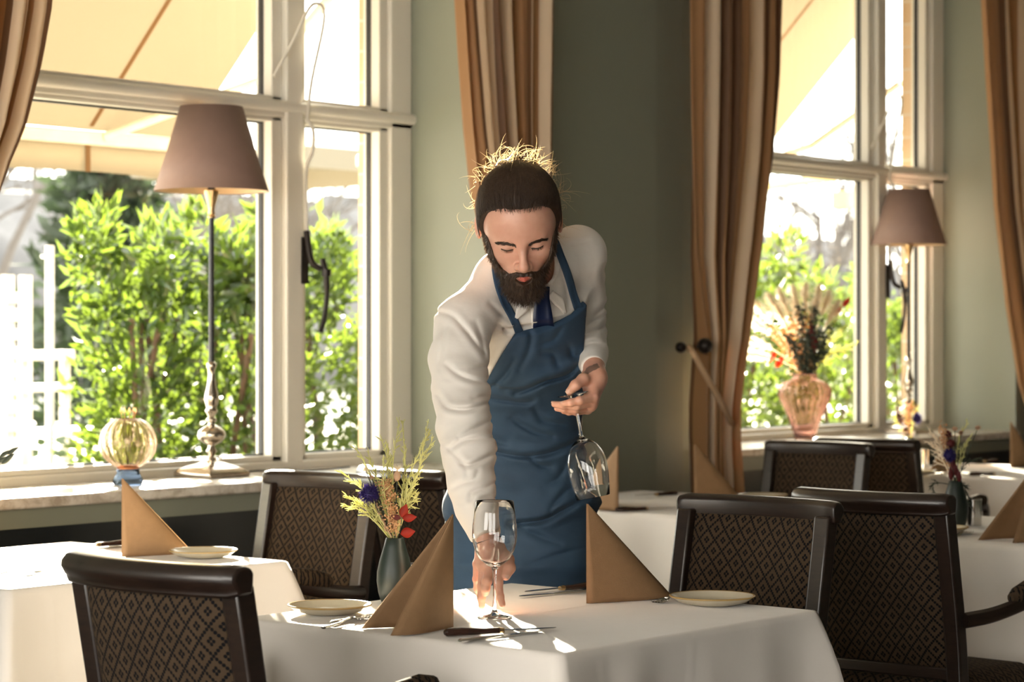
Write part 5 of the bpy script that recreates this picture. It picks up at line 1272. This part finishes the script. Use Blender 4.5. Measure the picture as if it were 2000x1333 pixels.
# combed-back strands from hairline to bun
N_ = 3400; p = rg.normal(size=(N_*4, 3)).astype(f32); p[:, 1] = np.abs(p[:, 1])*.8; p /= np.linalg.norm(p, axis=1, keepdims=True); p = p*np.array([.09, .11, .10], f32)+np.array([0, -.01, .03], f32)
for _ in range(4): p = p-grad(skull, p)*(skull(p)-.010)[:, None]
hl = hairline(p); p = p[(hl > .0005*rg.integers(-9, 5, len(hl))) & (hl < .10)][:N_]
L = [p.copy()]
for k in range(13):
    d = np.array(BUN, f32)-p; d /= np.linalg.norm(d, axis=1, keepdims=True); g_ = grad(skull, p); d = d-g_*(d*g_).sum(1, keepdims=True); d /= (np.linalg.norm(d, axis=1, keepdims=True)+1e-6)
    p = p+d*.0085+rg.normal(size=p.shape).astype(f32)*.0005; th_ = .0103+.004*np.clip((p[:, 2]-.03)/.08, 0, 1)+.003*np.clip(.5-p[:, 1]/.05, 0, 1)+.0010; p = p-grad(skull, p)*(skull(p)-th_)[:, None]; L.append(p.copy())
L = np.stack(L, 1); vs, fs = ribs(list(L), .00032); MB().add(vs, fs).build('combed_strands', M['hair'], hair, angle=0)
# loose backlit curls round the bun and behind the ears
fl = []
def curl(c, n_, spread, ln, bias, rgx=rg):
    for _ in range(n_):
        d = rgx.normal(size=3)*spread+np.array(bias); d /= np.linalg.norm(d); q = np.array(c)+d*rgx.uniform(.02, .034); b_ = np.cross(d, rgx.normal(size=3)); b_ /= np.linalg.norm(b_); S_ = [q]; l_ = ln*(.25+1.3*rgx.random()**1.8); w_ = rgx.uniform(-1, 1)*3.4; tg = np.cross(d, rgx.normal(size=3)); d = d*.55+tg/np.linalg.norm(tg)*.8*rgx.random(); d /= np.linalg.norm(d)
        for k in range(12): a_ = w_*k/12; dd = d*math.cos(a_)+b_*math.sin(a_); q = q+dd*l_/12; S_.append(q)
        fl.append(np.array(S_))
CR = (.002, -.070, .108); curl(CR, 75, .9, .046, (0, -.1, .8)); curl((.032, -.065, .100), 44, .8, .042, (.4, -.1, .8)); curl((-.032, -.065, .100), 52, .8, .040, (-.4, -.1, .8)); curl((.055, -.055, .080), 30, .7, .032, (.6, -.3, .6)); curl((-.055, -.055, .080), 26, .7, .024, (-.6, -.3, .6))
curl((.066, -.055, .04), 34, .7, .042, (1.0, -.4, .2)); curl((.068, -.05, .0), 34, .7, .042, (.9, -.5, -.2)); curl((-.066, -.05, .03), 14, .7, .03, (-1, -.4, .1)); curl((-.07, -.04, -.01), 16, .6, .045, (-1, -.5, -.2)); curl((.06, -.05, -.04), 26, .7, .04, (.8, -.5, -.4))
vs, fs = ribs(fl, .00052); MB().add(vs, fs).build('loose_strands', M['fly'], hair, angle=0)
def beard_zone(p):     # >0 inside the bearded area
    ax = np.abs(p[:, 0]); top = np.interp(ax, [0, .006, .016, .030, .042, .050, .056, .062, .070], [-.0555, -.0535, -.0525, -.0600, -.0585, -.046, -.030, -.008, .012]).astype(f32)
    a = top-p[:, 2]; b = p[:, 1]-np.interp(p[:, 2], [-.14, -.09, -.05, 0.0], [.0, .004, .006, .004]).astype(f32); return smin(a, b, .012)
def f_beard_l(p):
    q = np.stack([np.abs(p[:, 0]), p[:, 1], p[:, 2]], 1); st = vn(p, (240, 240, 45), 8)-.5
    th_ = np.interp(q[:, 0], [0, .02, .035, .05, .065], [.0075, .007, .007, .006, .0035]).astype(f32)
    d = head_local(p)-.0008-th_*np.clip(beard_zone(p)/.016, 0, 1)**.7; bulk = smin(ell(p, (0, .058, -.104), (.044, .040, .034)), ell(p, (.002, .060, -.124), (.027, .027, .022)), .02); d = smin(d, bulk, .016)
    d = d-.0035*st-.002*(vn(p, (420, 420, 90), 2)-.5); d = smax(d, -beard_zone(p)*.8+.001, .005)
    return smax(d, -smin(ell(q, (.0, .094, -.0695), (.0180, .028, .0070)), ell(q, (.0, .094, -.0745), (.012, .028, .0068)), .004), .003)
bb_ = h2w((0, .05, -.07)); beard = pm('beard', lambda P: f_beard_l(w2h(P)), bb_-.13, bb_+.13, .0015, M['hair'])
bv = np.zeros(len(beard.data.vertices)*3, f32); beard.data.vertices.foreach_get('co', bv); bv = bv.reshape(-1, 3)+OFFS.astype(f32); bl_ = w2h(bv); idx = rg.choice(len(bl_), 5200); p = bl_[idx]; gr = grad(f_beard_l, p, .003)
dn = np.stack([p[:, 0]*5, np.full(len(p), .15), np.full(len(p), -1.0)], 1); d = gr*.55+dn*.8+rg.normal(size=p.shape)*.28; d /= np.linalg.norm(d, axis=1, keepdims=True)
ln = np.where(p[:, 2] < -.08, .011, .0065)*rg.uniform(.5, 1.3, len(p)); keep = ~((np.abs(p[:, 0]) < .02) & (p[:, 2] > -.0835) & (p[:, 2] < -.060))
L = [np.stack([p[i]-gr[i]*.001, p[i]+d[i]*ln[i]*.5, p[i]+d[i]*ln[i]+v3(0, 0, -.0015)]) for i in range(len(p)) if keep[i]]
vs, fs = ribs(L, .00042); MB().add(vs, fs).build('beard_strands', M['hair'], beard, angle=0)
def front(x, z):      # face surface at head-local (x, z)
    Y = np.arange(.13, .03, -.0005).astype(f32); P = np.stack([np.full_like(Y, x), Y, np.full_like(Y, z)], 1); d = head_local(P); return float(Y[int(np.argmax(d < 0))])
for s in (-1, 1):
    L = []
    for k in range(230):
        t = rg.random(); x = lerp(.0125, .050, t); zc = .0055+.0070*math.sin(t*1.9)-.005*max(0, t-.75)*3+(0 if s < 0 else .0012); z = zc+rg.normal()*.0020*(1.25-t*.6); y = front(s*x, z)+.0003
        d = v3(s*(.9), 0, .55-t*1.1)+rg.normal(size=3)*.15; S_ = [v3(s*x, y, z)]
        for j in (1, 2): q = S_[0]+d/np.linalg.norm(d)*.0042*j; S_.append(v3(q[0], front(q[0], q[2])+.0009, q[2]))
        L.append(np.array(S_))
    vs, fs = ribs(L, .00055); MB().add(vs, fs).build('eyebrow', M['hair'], person, angle=0)
    L = []; line = []
    for k in range(15):
        t = k/14; x = lerp(.0185, .0445, t); z = -.0052-.0012*math.sin(math.pi*t)+.0020*t; line.append(v3(s*x, front(s*x, z)+.0002, z))
    m = MB(); m.tube([h2w(q)-OFFS for q in line], [.0005]+[.0015]*13+[.0006], 6)
    for k in range(34):
        q = line[rg.integers(1, 14)]; o = v3(s*.25*rg.random(), .8, -.55)+rg.normal(size=3)*.15; L.append(np.array([q, q+o*.003, q+o*.0058]))
    vs, fs = ribs(L, .00026); m.add(vs, fs).build('eyelashes', M['hair'], person, angle=0)

# ---- the glass hanging upside down from his left hand
fa, fb = PP(1119, 770, 4.995), PP(1158, 968, 4.985); A_, B_ = cf(fa[0], fa[1], fa[2]), cf(fb[0], fb[1], fb[2])
wine_glass('wine glass held upside down by the stem in the waiter left hand', A_, Vector((0, 0, 1)).rotation_difference((B_-A_).normalized()))
